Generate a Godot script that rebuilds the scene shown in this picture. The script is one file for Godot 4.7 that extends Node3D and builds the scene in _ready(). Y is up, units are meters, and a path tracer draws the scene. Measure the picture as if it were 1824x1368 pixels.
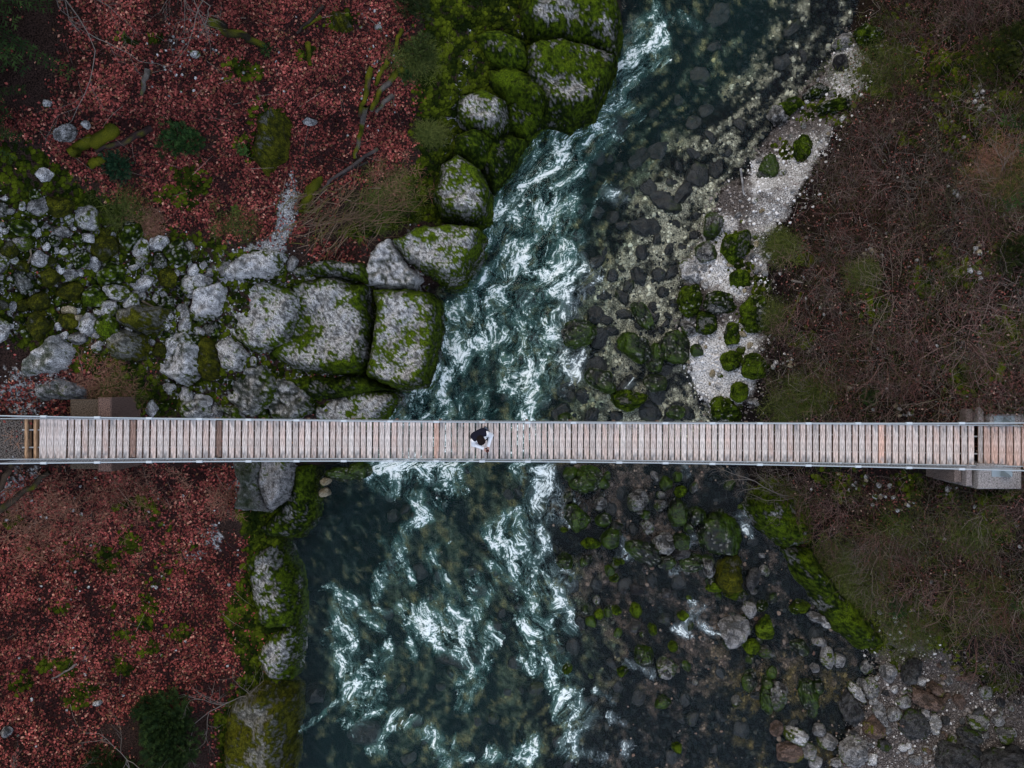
extends Node3D
# A suspension footbridge over a mountain river, seen straight down from a drone.
# Layout figures are metres, or map units (u to the east, v to the south; about 57 to the metre at the water) that W() turns into metres at a height.
const HC := 25.5
const FU := 1432.0
const C0 := -240
const CS := 4
const CW := 576
const CH := 462
enum {LEAF, MOSS, ROCK, GRAV, TWIG, GRASS, FOAM, PALE, PATH, BED}
var ch := []
var BL := PackedFloat32Array()
var BR := PackedFloat32Array()
var rng := RandomNumberGenerator.new()
var nA := FastNoiseLite.new()
var nB := FastNoiseLite.new()
var nC := FastNoiseLite.new()
var nR := FastNoiseLite.new()
var M := {}
var taken := {}

func W(u: float, v: float, h: float) -> Vector3:
	var k := (HC - h) / FU
	return Vector3((u - 912.0) * k, h, (v - 684.0) * k)

func map_uv(x: float, z: float, h: float) -> Vector2:
	var k := FU / (HC - h)
	return Vector2(x * k + 912.0, z * k + 684.0)

func noise_of(freq: float, kind: int, oct: int, sd: int) -> FastNoiseLite:
	var n := FastNoiseLite.new()
	n.seed = sd
	n.frequency = freq
	n.noise_type = FastNoiseLite.TYPE_SIMPLEX_SMOOTH
	n.fractal_type = kind
	n.fractal_octaves = oct
	return n

func grain(freq: float, lo: float, hi: float, sd: int, size := 256, kind := FastNoiseLite.FRACTAL_FBM) -> ImageTexture:
	var n := noise_of(freq, kind, 4, sd)
	var im: Image = n.get_seamless_image(size, size)
	im.convert(Image.FORMAT_L8)
	var d := im.get_data()
	for i in d.size():
		var a := d[i] / 255.0
		d[i] = int(255.0 * clampf(lo + (hi - lo) * a, 0.0, 1.0))
	return ImageTexture.create_from_image(Image.create_from_data(size, size, false, Image.FORMAT_L8, d))

func mat(called: String, c: Color, rough := 0.9, vcol := true) -> StandardMaterial3D:
	var m := StandardMaterial3D.new()
	m.resource_name = called
	m.albedo_color = c
	m.roughness = rough
	m.vertex_color_use_as_albedo = vcol
	m.metallic_specular = 0.2
	return m

func lin(r: float, g: float, b: float) -> Color:
	return Color(r, g, b).linear_to_srgb()

func numbered(called: String) -> String:
	if not taken.has(called):
		taken[called] = 0
		return called
	taken[called] += 1
	return "%s_%03d" % [called, taken[called]]

func tag(o: Node, label: String, category: String, group := "", kind := "") -> void:
	if label: o.set_meta("label", label)
	if category: o.set_meta("category", category)
	if group: o.set_meta("group", group)
	if kind: o.set_meta("kind", kind)

func thing(called: String, at: Vector3, label: String, category: String, group := "") -> Node3D:
	var o := Node3D.new()
	o.name = numbered(called)
	add_child(o)
	o.position = at
	tag(o, label, category, group)
	return o

func part(called: String, mesh: Mesh, m: Material, parent: Node) -> MeshInstance3D:
	var o := MeshInstance3D.new()
	o.name = called if parent != self else numbered(called)
	o.mesh = mesh
	if m: o.material_override = m
	parent.add_child(o, true)
	return o

func structure(called: String, mesh: Mesh, m: Material) -> MeshInstance3D:
	var o := part(called, mesh, m, self)
	o.set_meta("kind", "structure")
	return o

func arr_mesh(vs: PackedVector3Array, ns: PackedVector3Array, cs: PackedColorArray, ix: PackedInt32Array, uv := PackedVector2Array()) -> ArrayMesh:
	var a := []
	a.resize(Mesh.ARRAY_MAX)
	a[Mesh.ARRAY_VERTEX] = vs
	if ns.size(): a[Mesh.ARRAY_NORMAL] = ns
	if cs.size(): a[Mesh.ARRAY_COLOR] = cs
	if uv.size(): a[Mesh.ARRAY_TEX_UV] = uv
	a[Mesh.ARRAY_INDEX] = ix
	var m := ArrayMesh.new()
	m.add_surface_from_arrays(Mesh.PRIMITIVE_TRIANGLES, a)
	return m

func smooth_normals(vs: PackedVector3Array, ix: PackedInt32Array) -> PackedVector3Array:
	var ns := PackedVector3Array()
	ns.resize(vs.size())
	for k in range(0, ix.size(), 3):
		var a := ix[k]
		var b := ix[k + 1]
		var c := ix[k + 2]
		var n := (vs[c] - vs[a]).cross(vs[b] - vs[a])
		ns[a] += n
		ns[b] += n
		ns[c] += n
	for k in ns.size():
		ns[k] = ns[k].normalized()
	return ns

# ---- a small mesh collector: boxes, tubes, free triangles
class Shape:
	var v := PackedVector3Array()
	var n := PackedVector3Array()
	var c := PackedColorArray()
	var i := PackedInt32Array()
	func tri(a: Vector3, b: Vector3, d: Vector3, col: Color) -> void:
		var k := v.size()
		var nn := (d - a).cross(b - a).normalized()
		v.append(a); v.append(b); v.append(d)
		n.append(nn); n.append(nn); n.append(nn)
		c.append(col); c.append(col); c.append(col)
		i.append(k); i.append(k + 1); i.append(k + 2)
	func quad(a: Vector3, b: Vector3, d: Vector3, e: Vector3, col: Color) -> void:
		tri(a, b, d, col)
		tri(a, d, e, col)
	func tube(ps: PackedVector3Array, rs: PackedFloat32Array, sides: int, col: Color, col2 := Color(-1, 0, 0)) -> void:
		var k := v.size()
		var m := ps.size()
		var ref := Vector3.UP
		for j in m:
			var d := (ps[mini(j + 1, m - 1)] - ps[maxi(j - 1, 0)]).normalized()
			if absf(d.dot(ref)) > 0.95: ref = Vector3.RIGHT
			var x := d.cross(ref).normalized()
			var y := x.cross(d)
			var cc := col if col2.r < 0 else col.lerp(col2, float(j) / (m - 1))
			for s in sides:
				var a := TAU * s / sides
				var o := x * cos(a) + y * sin(a)
				v.append(ps[j] + o * rs[j])
				n.append(o)
				c.append(cc)
		for j in m - 1:
			for s in sides:
				var s2 := (s + 1) % sides
				var a := k + j * sides + s
				var b := k + j * sides + s2
				var d := a + sides
				var e := b + sides
				i.append(a); i.append(b); i.append(e)
				i.append(a); i.append(e); i.append(d)
	func box(lo: Vector3, hi: Vector3, bev: float, col: Color, t := Transform3D()) -> void:
		# a box with its upper edges chamfered
		var b := bev
		var p := [Vector3(lo.x, lo.y, lo.z), Vector3(hi.x, lo.y, lo.z), Vector3(hi.x, lo.y, hi.z), Vector3(lo.x, lo.y, hi.z),
			Vector3(lo.x, hi.y - b, lo.z), Vector3(hi.x, hi.y - b, lo.z), Vector3(hi.x, hi.y - b, hi.z), Vector3(lo.x, hi.y - b, hi.z),
			Vector3(lo.x + b, hi.y, lo.z + b), Vector3(hi.x - b, hi.y, lo.z + b), Vector3(hi.x - b, hi.y, hi.z - b), Vector3(lo.x + b, hi.y, hi.z - b)]
		for k in p.size(): p[k] = t * p[k]
		for s in 4:
			var s2 := (s + 1) % 4
			quad(p[s], p[4 + s], p[4 + s2], p[s2], col)
			quad(p[4 + s], p[8 + s], p[8 + s2], p[4 + s2], col)
		quad(p[8], p[9], p[10], p[11], col)
		quad(p[3], p[2], p[1], p[0], col)
	func mesh() -> ArrayMesh:
		var a := []
		a.resize(Mesh.ARRAY_MAX)
		a[Mesh.ARRAY_VERTEX] = v
		a[Mesh.ARRAY_NORMAL] = n
		a[Mesh.ARRAY_COLOR] = c
		a[Mesh.ARRAY_INDEX] = i
		var m := ArrayMesh.new()
		m.add_surface_from_arrays(Mesh.PRIMITIVE_TRIANGLES, a)
		return m

# ---- cover maps: where leaves, moss, stone and so on lie
func at(c: int, u: float, v: float) -> float:
	var x := clampi(int((u - C0) / CS), 0, CW - 1)
	var y := clampi(int((v - C0) / CS), 0, CH - 1)
	return ch[c][y * CW + x]

func paint_poly(c: int, pts: Array, val: float, soft := 14.0) -> void:
	var lo := Vector2(1e9, 1e9)
	var hi := -lo
	var pp := PackedVector2Array()
	for k in range(0, pts.size(), 2):
		var p := Vector2(pts[k], pts[k + 1])
		pp.append(p)
		lo = lo.min(p)
		hi = hi.max(p)
	var a: PackedFloat32Array = ch[c]
	var y0 := clampi(int((lo.y - soft - C0) / CS), 0, CH - 1)
	var y1 := clampi(int((hi.y + soft - C0) / CS), 0, CH - 1)
	var x0 := clampi(int((lo.x - soft - C0) / CS), 0, CW - 1)
	var x1 := clampi(int((hi.x + soft - C0) / CS), 0, CW - 1)
	for y in range(y0, y1 + 1):
		for x in range(x0, x1 + 1):
			var d := poly_dist(pp, Vector2(C0 + x * CS, C0 + y * CS))
			var w := smoothstep(-soft, soft, d)
			if w > 0.0:
				a[y * CW + x] = lerpf(a[y * CW + x], val, w)
	ch[c] = a

func poly_dist(pp: PackedVector2Array, p: Vector2) -> float:
	# distance to the outline, positive inside
	var best := 1e18
	var inside := false
	var m := pp.size()
	var j := m - 1
	for i in m:
		var a := pp[i]
		var b := pp[j]
		var e := b - a
		var w := p - a
		var t := clampf(w.dot(e) / maxf(e.dot(e), 1e-9), 0.0, 1.0)
		best = minf(best, (w - e * t).length_squared())
		if (a.y > p.y) != (b.y > p.y) and p.x < (b.x - a.x) * (p.y - a.y) / (b.y - a.y) + a.x:
			inside = not inside
		j = i
	return sqrt(best) * (1.0 if inside else -1.0)

func paint_line(c: int, pts: Array, width: float, val: float) -> void:
	# a stroke; the strongest of overlapping strokes counts
	var a: PackedFloat32Array = ch[c]
	for k in range(0, pts.size() - 2, 2):
		var p := Vector2(pts[k], pts[k + 1])
		var q := Vector2(pts[k + 2], pts[k + 3])
		var e := q - p
		var y0 := clampi(int((minf(p.y, q.y) - 2 * width - C0) / CS), 0, CH - 1)
		var y1 := clampi(int((maxf(p.y, q.y) + 2 * width - C0) / CS), 0, CH - 1)
		var x0 := clampi(int((minf(p.x, q.x) - 2 * width - C0) / CS), 0, CW - 1)
		var x1 := clampi(int((maxf(p.x, q.x) + 2 * width - C0) / CS), 0, CW - 1)
		for y in range(y0, y1 + 1):
			for x in range(x0, x1 + 1):
				var w := Vector2(C0 + x * CS, C0 + y * CS) - p
				var t := clampf(w.dot(e) / maxf(e.dot(e), 1e-9), 0.0, 1.0)
				var d2 := (w - e * t).length_squared() / (width * width)
				var s := val * exp(-d2 * 1.2)
				if s > a[y * CW + x]:
					a[y * CW + x] = s
	ch[c] = a

func paint_spots(c: int, spots: Array, val: float) -> void:
	for s in spots:
		var h: float = s[0] * 1.7 + s[1]
		paint_line(c, [s[0] - 9 * sin(h), s[1], s[0] + 9 * sin(h), s[1] + 8 * cos(h)], s[2] * 1.25, val * 0.86)

func bank(table: Array) -> PackedFloat32Array:
	var out := PackedFloat32Array()
	var k := 0
	for v in range(C0, C0 + CH * CS):
		while k + 3 < table.size() - 1 and table[k + 3] < v - 0.001 and k + 4 < table.size():
			k += 2
		var t := clampf(float(v - table[k + 1]) / float(table[k + 3] - table[k + 1]), 0.0, 1.0)
		out.append(lerpf(table[k], table[k + 2], t))
	return out

func bl(v: float) -> float:
	return BL[clampi(int(v) - C0, 0, BL.size() - 1)]

func br(v: float) -> float:
	return BR[clampi(int(v) - C0, 0, BR.size() - 1)]

# ---- the lie of the land
func height(u: float, v: float) -> float:
	var j := nA.get_noise_2d(u * 2.6, v * 2.6) * 9.0
	var l := bl(v) + j
	var r := br(v) + j * 1.3
	if u < l:
		var d := (l - u) / 57.0
		var h := lerpf(-0.7, 0.35, smoothstep(0.0, 0.45, d)) + 0.36 * maxf(0.0, d - 0.3)
		h = minf(h, 5.35 + 0.02 * d)
		h += (nA.get_noise_2d(u * 0.55, v * 0.55) * 0.42 + nB.get_noise_2d(u * 1.4, v * 1.4) * 0.13) * smoothstep(0.2, 1.5, d)
		var p := at(PATH, u, v)
		if p > 0.01: h = lerpf(h, 5.3, clampf(p * 1.5, 0.0, 1.0))
		return h
	if u > r:
		var d := (u - r) / 57.0
		var flat := smoothstep(1120.0, 1230.0, v)
		var h := -0.12 + 0.25 * smoothstep(0.0, 0.4, d) + lerpf(0.62, 0.12, flat) * maxf(0.0, d - 0.5 - flat * 1.6)
		h = minf(h, 5.25 + 0.02 * d)
		if v > 720 and v < 880 and u > 1600: h = minf(h, lerpf(9.0, 4.75, smoothstep(880.0, 850.0, v) * smoothstep(720.0, 745.0, v)))
		h += (nA.get_noise_2d(u * 0.6, v * 0.6) * 0.38 + nB.get_noise_2d(u * 1.5, v * 1.5) * 0.12) * smoothstep(0.6, 2.2, d) * (1.0 - 0.6 * flat) * (0.2 if absf(v - 800.0) < 80.0 else 1.0)
		return h
	var t := (u - l) / maxf(r - l, 1.0)
	var dr := (r - u) / 57.0
	var shallow := smoothstep(0.38, 0.72, t + 0.12 * smoothstep(700.0, 1000.0, v) - 0.16 * smoothstep(380.0, 120.0, v))
	var deep := lerpf(-1.35, -0.30, shallow)
	deep = lerpf(deep, -0.17, smoothstep(1.6, 0.2, dr))
	deep = lerpf(deep, -0.05, smoothstep(0.35, 0.0, dr))
	deep = lerpf(-0.8, deep, smoothstep(0.0, 0.10, t))
	return deep + nB.get_noise_2d(u * 1.1, v * 1.1) * 0.14 * (1.0 - 0.45 * shallow)

func ground_y(x: float, z: float) -> float:
	var h := 1.0
	for k in 4:
		var p := map_uv(x, z, h)
		h = lerpf(h, height(p.x, p.y), 0.8)
	return h

func on_ground(u: float, v: float) -> Vector3:
	return W(u, v, height(u, v))

func lay_maps() -> void:
	for k in 10:
		var a := PackedFloat32Array()
		a.resize(CW * CH)
		ch.append(a)
	BL = bank([1230, -240, 1105, 0, 1103, 60, 1085, 120, 1045, 185, 1000, 203, 962, 216, 936, 242, 902, 292, 878, 332, 860, 382, 852, 425, 842, 470, 822, 500, 776, 516, 778, 560, 772, 600, 764, 640, 735, 688, 712, 706, 690, 740, 668, 770, 640, 812, 560, 832, 548, 870, 542, 925, 520, 962, 500, 985, 515, 1040, 523, 1100, 520, 1160, 516, 1210, 508, 1270, 498, 1368, 470, 1608])
	BR = bank([1640, -240, 1522, 0, 1502, 60, 1462, 120, 1400, 185, 1378, 215, 1345, 265, 1318, 312, 1275, 335, 1262, 382, 1238, 430, 1220, 470, 1212, 520, 1206, 560, 1212, 600, 1216, 650, 1234, 700, 1262, 740, 1290, 800, 1322, 850, 1334, 900, 1352, 940, 1408, 980, 1434, 1040, 1460, 1080, 1500, 1120, 1545, 1160, 1560, 1190, 1535, 1250, 1500, 1300, 1478, 1368, 1420, 1608])
	# left: red leaf litter
	paint_poly(LEAF, [-240, 150, 60, 205, 150, 190, 250, 20, 330, -240, 735, -240, 742, 80, 738, 160, 735, 262, 690, 312, 600, 335, 575, 400, 505, 430, 430, 425, 330, 405, 240, 372, 175, 330, 110, 290, 60, 240, -240, 240], 1.0, 16)
	paint_poly(LEAF, [180, -240, 330, -240, 330, 60, 180, 190, 90, 210, 110, 120], 0.75, 30)
	paint_poly(LEAF, [-240, 700, 0, 690, 60, 650, 150, 640, 230, 690, 260, 745, -240, 745], 0.55, 18)
	paint_poly(LEAF, [-240, 860, 0, 870, 80, 835, 180, 832, 425, 826, 428, 905, 360, 930, 440, 970, 445, 1080, 440, 1180, 400, 1240, 330, 1260, 150, 1290, -240, 1330], 1.0, 14)
	paint_poly(LEAF, [-240, 1330, 0, 1290, 150, 1290, 240, 1368, 200, 1608, -240, 1608], 0.7, 20)
	paint_poly(LEAF, [440, 970, 500, 1000, 495, 1180, 440, 1240, 440, 1608, 380, 1608, 370, 1250, 440, 1180], 0.35, 18)
	paint_poly(LEAF, [555, 430, 640, 420, 650, 450, 600, 470, 550, 460], 0.8, 10)
	# trodden path, thinner leaves
	paint_poly(LEAF, [556, 225, 575, 240, 545, 300, 530, 345, 505, 345, 525, 290], 0.22, 12)
	paint_poly(LEAF, [498, 335, 528, 330, 524, 400, 500, 450, 440, 480, 400, 480, 440, 440, 488, 405], 0.06, 7)
	paint_poly(LEAF, [375, 190, 395, 185, 400, 225, 375, 300, 360, 260], 0.3, 12)
	# left: moss
	paint_poly(MOSS, [742, -240, 1100, -240, 1090, 120, 1040, 180, 935, 235, 870, 335, 850, 400, 740, 395, 640, 430, 600, 420, 700, 330, 740, 290, 730, 200, 745, 60], 0.68, 14)
	paint_poly(LEAF, [735, 0, 800, 0, 800, 330, 735, 330], 0.16, 20)
	paint_poly(MOSS, [-240, 240, 60, 250, 170, 330, 260, 380, 440, 440, 560, 470, 650, 470, 770, 515, 772, 640, 700, 700, 600, 745, 250, 745, 180, 690, 0, 610, -240, 620], 0.55, 16)
	paint_spots(MOSS, [[475, 205, 30], [470, 255, 30], [445, 262, 22], [495, 215, 18], [420, 125, 22], [445, 128, 18], [605, 35, 20], [548, 95, 14], [335, 315, 30], [355, 330, 24], [325, 350, 26], [150, 365, 26], [250, 400, 22], [310, 345, 20], [228, 75, 12], [272, 65, 8]], 0.9)
	paint_spots(MOSS, [[262, 900, 26], [230, 960, 26], [215, 900, 14], [190, 985, 16], [192, 1010, 16], [20, 925, 20], [105, 1083, 14], [200, 1080, 8], [265, 1080, 20], [255, 1110, 20], [262, 1150, 18], [225, 1130, 16], [115, 1190, 26], [135, 1245, 24], [150, 1230, 26], [35, 1215, 22], [215, 1190, 20], [320, 1130, 20], [85, 1180, 20]], 0.85)
	paint_spots(MOSS, [[300, 1010, 40], [330, 980, 30], [125, 985, 40], [160, 980, 30], [60, 988, 20], [290, 950, 30], [265, 1040, 20], [275, 1095, 20]], 0.55)
	paint_poly(MOSS, [420, 905, 545, 830, 545, 925, 520, 962, 500, 985, 520, 1100, 516, 1210, 500, 1368, 470, 1608, 400, 1608, 380, 1280, 430, 1200, 390, 1100, 440, 1000], 0.9, 14)
	# left: pale limestone rubble
	paint_poly(ROCK, [-240, 330, 30, 345, 120, 345, 190, 395, 330, 430, 420, 440, 490, 425, 520, 460, 640, 500, 660, 450, 740, 400, 770, 520, 760, 640, 690, 700, 600, 745, 330, 745, 260, 640, 160, 620, 60, 600, -240, 600], 0.44, 18)
	paint_poly(ROCK, [395, 480, 440, 440, 490, 410, 500, 345, 520, 300, 530, 320, 520, 400, 490, 470, 430, 500, 390, 500], 1.0, 6)
	paint_spots(ROCK, [[30, 690, 34], [80, 690, 28], [100, 640, 30], [50, 720, 24], [10, 880, 26], [30, 860, 22], [60, 850, 14], [15, 895, 18]], 0.75)
	paint_spots(ROCK, [[440, 860, 26], [440, 885, 22], [360, 965, 18], [385, 960, 14], [375, 945, 12], [340, 985, 12], [90, 1185, 10], [150, 1165, 9]], 0.7)
	paint_line(ROCK, [838, 50, 832, 110, 816, 175, 802, 232, 792, 272], 9, 0.9)
	paint_line(ROCK, [905, 116, 945, 128, 968, 136], 6, 0.95)
	paint_line(ROCK, [905, 20, 912, 45, 935, 58], 9, 0.8)
	paint_line(ROCK, [447, 1265, 458, 1300, 452, 1338], 11, 0.95)
	paint_poly(PATH, [-240, 740, 56, 746, 56, 822, -240, 830], 1.0, 5)
	# right bank
	paint_poly(GRAV, [1500, 40, 1545, 80, 1530, 170, 1470, 250, 1430, 330, 1370, 420, 1360, 520, 1360, 640, 1340, 720, 1262, 745, 1212, 650, 1205, 560, 1215, 470, 1260, 380, 1275, 330, 1320, 310, 1350, 260, 1400, 180, 1465, 115], 0.85, 26)
	paint_poly(GRAV, [1535, 1120, 1620, 1110, 1700, 1180, 1760, 1230, 2060, 1260, 2060, 1608, 1420, 1608, 1478, 1368, 1530, 1250], 0.9, 20)
	paint_poly(PALE, [1215, 560, 1262, 600, 1300, 570, 1350, 590, 1345, 690, 1300, 720, 1258, 725, 1225, 690, 1215, 640], 1.0, 12)
	paint_poly(PALE, [1262, 385, 1310, 385, 1300, 470, 1330, 500, 1320, 530, 1270, 515, 1225, 500, 1220, 470], 0.9, 10)
	paint_poly(PALE, [1330, 290, 1385, 270, 1395, 310, 1375, 345, 1335, 345], 0.9, 8)
	paint_poly(PALE, [1490, 80, 1540, 85, 1560, 150, 1500, 180, 1470, 170], 0.8, 14)
	paint_poly(PALE, [1410, 250, 1500, 230, 1490, 330, 1430, 350, 1400, 400, 1380, 330], 0.75, 24)
	paint_poly(PALE, [1340, 360, 1420, 350, 1400, 470, 1370, 560, 1340, 470], 0.6, 20)
	paint_poly(TWIG, [1560, -240, 2060, -240, 2060, 745, 1370, 745, 1365, 640, 1365, 520, 1400, 400, 1450, 330, 1490, 240, 1550, 150], 1.0, 26)
	paint_poly(TWIG, [1340, 840, 2060, 840, 2060, 1230, 1760, 1220, 1690, 1160, 1560, 1080, 1450, 1000, 1380, 930], 1.0, 26)
	paint_poly(LEAF, [1540, -240, 2060, -240, 2060, 745, 1400, 745, 1400, 420, 1480, 300], 0.42, 30)
	paint_poly(LEAF, [1380, 850, 2060, 850, 2060, 1200, 1600, 1080], 0.40, 30)
	paint_spots(LEAF, [[1550, 305, 16], [1565, 900, 40], [1700, 720, 60], [1600, 885, 30], [1790, 700, 40]], 0.95)
	paint_poly(MOSS, [1540, 20, 1600, 0, 1700, 60, 1820, 80, 2060, 80, 2060, 380, 1700, 330, 1640, 180, 1560, 140], 0.5, 30)
	paint_spots(MOSS, [[1690, 120, 40], [1740, 130, 44], [1700, 160, 34], [1560, 145, 34], [1480, 200, 30], [1500, 185, 26], [1470, 185, 22], [1790, 110, 34], [1800, 180, 40], [1770, 240, 26], [1705, 268, 14], [1615, 250, 12], [1380, 180, 20], [1385, 195, 24], [1400, 270, 24], [1440, 200, 20]], 0.85)
	paint_spots(MOSS, [[1680, 480, 44], [1720, 490, 34], [1650, 500, 30], [1800, 590, 44], [1770, 600, 30], [1540, 490, 30], [1535, 510, 26], [1560, 550, 30], [1428, 605, 22], [1440, 700, 30], [1720, 670, 40], [1760, 660, 30], [1780, 470, 30], [1310, 435, 30], [1320, 470, 26], [1340, 500, 30], [1345, 570, 30], [1290, 730, 26], [1440, 460, 14]], 0.85)
	paint_poly(MOSS, [1330, 880, 1380, 850, 1440, 900, 1450, 980, 1500, 1040, 1560, 1100, 1590, 1150, 1540, 1165, 1500, 1130, 1460, 1085, 1430, 1035, 1405, 985, 1350, 945], 1.0, 10)
	paint_spots(MOSS, [[1720, 955, 34], [1755, 945, 40], [1780, 955, 24], [1690, 880, 24], [1760, 885, 30], [1800, 870, 30], [1620, 860, 30], [1500, 870, 34], [1480, 850, 24], [1590, 1180, 24], [1560, 1140, 30], [1780, 1210, 40], [1740, 1190, 30], [1660, 1100, 30], [1620, 1080, 26], [1690, 1140, 30]], 0.75)
	# river foam
	for s in [
		[[1160, 40, 1150, 70, 1138, 100, 1122, 128, 1105, 152, 1072, 178], 17, 0.9], [[1125, 125, 1112, 160, 1118, 190], 11, 0.62], [[1165, 25, 1195, 35], 8, 0.45], [[1215, 35, 1232, 45], 7, 0.4], [[1100, 150, 1075, 172], 12, 1.0],
		[[1035, 205, 1078, 212], 12, 0.6], [[1050, 205, 1022, 240, 990, 278, 962, 318, 930, 352, 885, 396], 26, 0.78], [[1000, 262, 968, 300, 978, 345, 962, 385], 24, 0.72], [[960, 320, 975, 345, 940, 360], 16, 1.0],
		[[940, 335, 905, 365, 870, 400], 16, 0.75], [[1000, 330, 1010, 370, 985, 400, 1000, 430], 18, 0.6], [[1080, 345, 1100, 350], 8, 0.5], [[985, 385, 978, 430, 960, 470], 20, 0.62],
		[[1015, 425, 1000, 455], 15, 0.62], [[935, 460, 955, 475, 985, 500, 1008, 510, 1018, 480], 17, 1.0], [[930, 440, 900, 470, 870, 500, 848, 540], 17, 0.72], [[905, 480, 870, 520, 835, 560, 815, 605, 800, 640, 770, 680, 730, 712, 705, 735], 20, 0.85],
		[[850, 580, 822, 625, 808, 660, 775, 690], 14, 0.95], [[960, 510, 930, 540, 892, 562, 868, 585], 16, 0.6], [[870, 580, 885, 602, 905, 590], 12, 0.95], [[935, 560, 960, 545], 12, 0.5],
		[[995, 560, 972, 590, 950, 615, 930, 645, 922, 690, 940, 735, 940, 770], 16, 0.85], [[950, 610, 975, 630, 1012, 650, 985, 662], 15, 0.85], [[965, 660, 1025, 655], 10, 0.9], [[930, 640, 915, 670], 11, 1.0],
		[[780, 690, 768, 720, 785, 760, 770, 800], 16, 0.75], [[740, 700, 715, 730, 700, 760], 10, 0.7], [[845, 690, 858, 720], 7, 0.4], [[870, 730, 835, 750], 8, 0.45],
		[[672, 832, 720, 832, 770, 830, 802, 838], 14, 1.0], [[690, 835, 700, 850, 684, 868], 9, 0.65], [[735, 840, 780, 845], 10, 1.0], [[730, 850, 708, 875], 6, 0.5], [[845, 818, 850, 838], 4, 0.5],
		[[935, 822, 955, 850, 968, 880, 978, 905], 15, 0.9], [[965, 830, 978, 860], 9, 0.6], [[748, 885, 742, 915, 727, 938], 10, 0.8], [[725, 940, 702, 968, 690, 1000], 9, 0.62], [[705, 985, 702, 1012, 712, 1022], 9, 0.85], [[680, 1030, 668, 1048], 10, 0.9], [[790, 900, 775, 922], 5, 0.4],
		[[765, 985, 775, 1000, 790, 985], 9, 0.6], [[885, 930, 895, 960, 908, 985, 925, 1012, 950, 1030, 978, 1035], 15, 0.9], [[935, 905, 950, 940, 968, 965], 13, 0.62], [[960, 940, 970, 975, 955, 1000], 13, 0.6], [[860, 1000, 905, 1010], 8, 0.4],
		[[950, 1035, 955, 1070, 948, 1105, 950, 1140, 965, 1170, 990, 1195], 14, 0.85], [[985, 1060, 1005, 1085, 1010, 1112], 8, 0.6], [[965, 1150, 1000, 1180, 990, 1215, 975, 1210], 9, 0.72], [[985, 1215, 1000, 1250, 1012, 1280, 1015, 1310, 1018, 1330], 11, 0.85], [[1015, 1240, 1035, 1275, 1035, 1295], 9, 0.6],
		[[755, 1105, 775, 1122, 800, 1128, 822, 1138], 17, 1.0], [[762, 1130, 778, 1142], 9, 1.0], [[790, 1100, 830, 1090, 850, 1070, 870, 1050], 12, 0.52], [[878, 1110, 868, 1145, 862, 1180], 7, 0.72], [[850, 1182, 815, 1192], 4, 0.6], [[830, 1195, 845, 1208, 835, 1235, 828, 1255], 8, 0.72], [[795, 1200, 810, 1210], 6, 0.5], [[785, 1020, 800, 1060, 815, 1080], 8, 0.42], [[845, 1020, 840, 1060], 8, 0.4],
		[[608, 1075, 612, 1110, 622, 1150, 615, 1180, 622, 1210, 630, 1240, 642, 1268], 14, 0.88], [[672, 1220, 655, 1238, 635, 1245], 8, 0.8], [[680, 1150, 678, 1185], 8, 0.5], [[660, 1100, 668, 1108], 6, 0.6], [[730, 1140, 738, 1165], 8, 0.5], [[722, 1075, 722, 1108], 4, 0.6], [[700, 1070, 685, 1090], 4, 0.4],
		[[545, 1302, 570, 1282, 588, 1268], 4, 0.65], [[690, 1270, 692, 1300, 680, 1330], 8, 0.72], [[648, 1334, 672, 1328], 4, 0.6], [[740, 1288, 746, 1280], 6, 0.6], [[770, 1310, 780, 1345, 800, 1365], 8, 0.6], [[812, 1315, 820, 1345], 5, 0.6], [[870, 1345, 890, 1350], 9, 0.7], [[925, 1350, 950, 1330], 10, 0.85], [[1060, 1345, 1040, 1335, 1025, 1320], 6, 0.55], [[1085, 1275, 1105, 1282], 5, 0.6], [[1110, 1325, 1122, 1345], 6, 0.6], [[1065, 1230, 1085, 1245], 4, 0.4],
		[[1105, 990, 1112, 965], 8, 0.5], [[1125, 1180, 1150, 1198], 5, 0.5], [[1240, 1085, 1225, 1115, 1215, 1120], 7, 0.6], [[1245, 1105, 1270, 1122], 5, 0.55], [[1232, 955, 1228, 972], 6, 0.5], [[1200, 1018, 1222, 1021], 5, 0.6], [[1218, 825, 1217, 845], 4, 0.5], [[1140, 690, 1125, 692], 8, 0.4], [[1320, 920, 1340, 945], 7, 0.35]]:
		paint_line(FOAM, s[0], s[1] * 2.1, s[2] * 0.95)
	paint_line(FOAM, [690, 826, 800, 828], 17, 1.25)
	paint_line(FOAM, [755, 1118, 800, 1126], 20, 1.2)
	paint_line(FOAM, [940, 478, 990, 505], 15, 1.2)
	paint_line(FOAM, [1040, 230, 985, 320, 950, 420, 900, 540, 850, 640, 800, 720], 60, 0.34)
	paint_line(FOAM, [960, 540, 930, 640, 930, 760, 950, 860, 930, 960, 945, 1040], 40, 0.30)
	# bed: pale green sand among the dark stones
	paint_poly(BED, [1250, 340, 1330, 320, 1270, 400, 1230, 460, 1205, 550, 1200, 600, 1130, 590, 1090, 610, 1020, 580, 1050, 500, 1090, 420, 1150, 330, 1200, 300], 0.62, 24)
	paint_spots(BED, [[1240, 400, 34], [1180, 455, 34], [1200, 430, 30], [1150, 600, 30], [1100, 640, 50], [1200, 530, 24], [1040, 700, 60], [1150, 740, 60], [1220, 770, 50], [1110, 790, 50], [1250, 330, 30]], 0.9)
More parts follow.
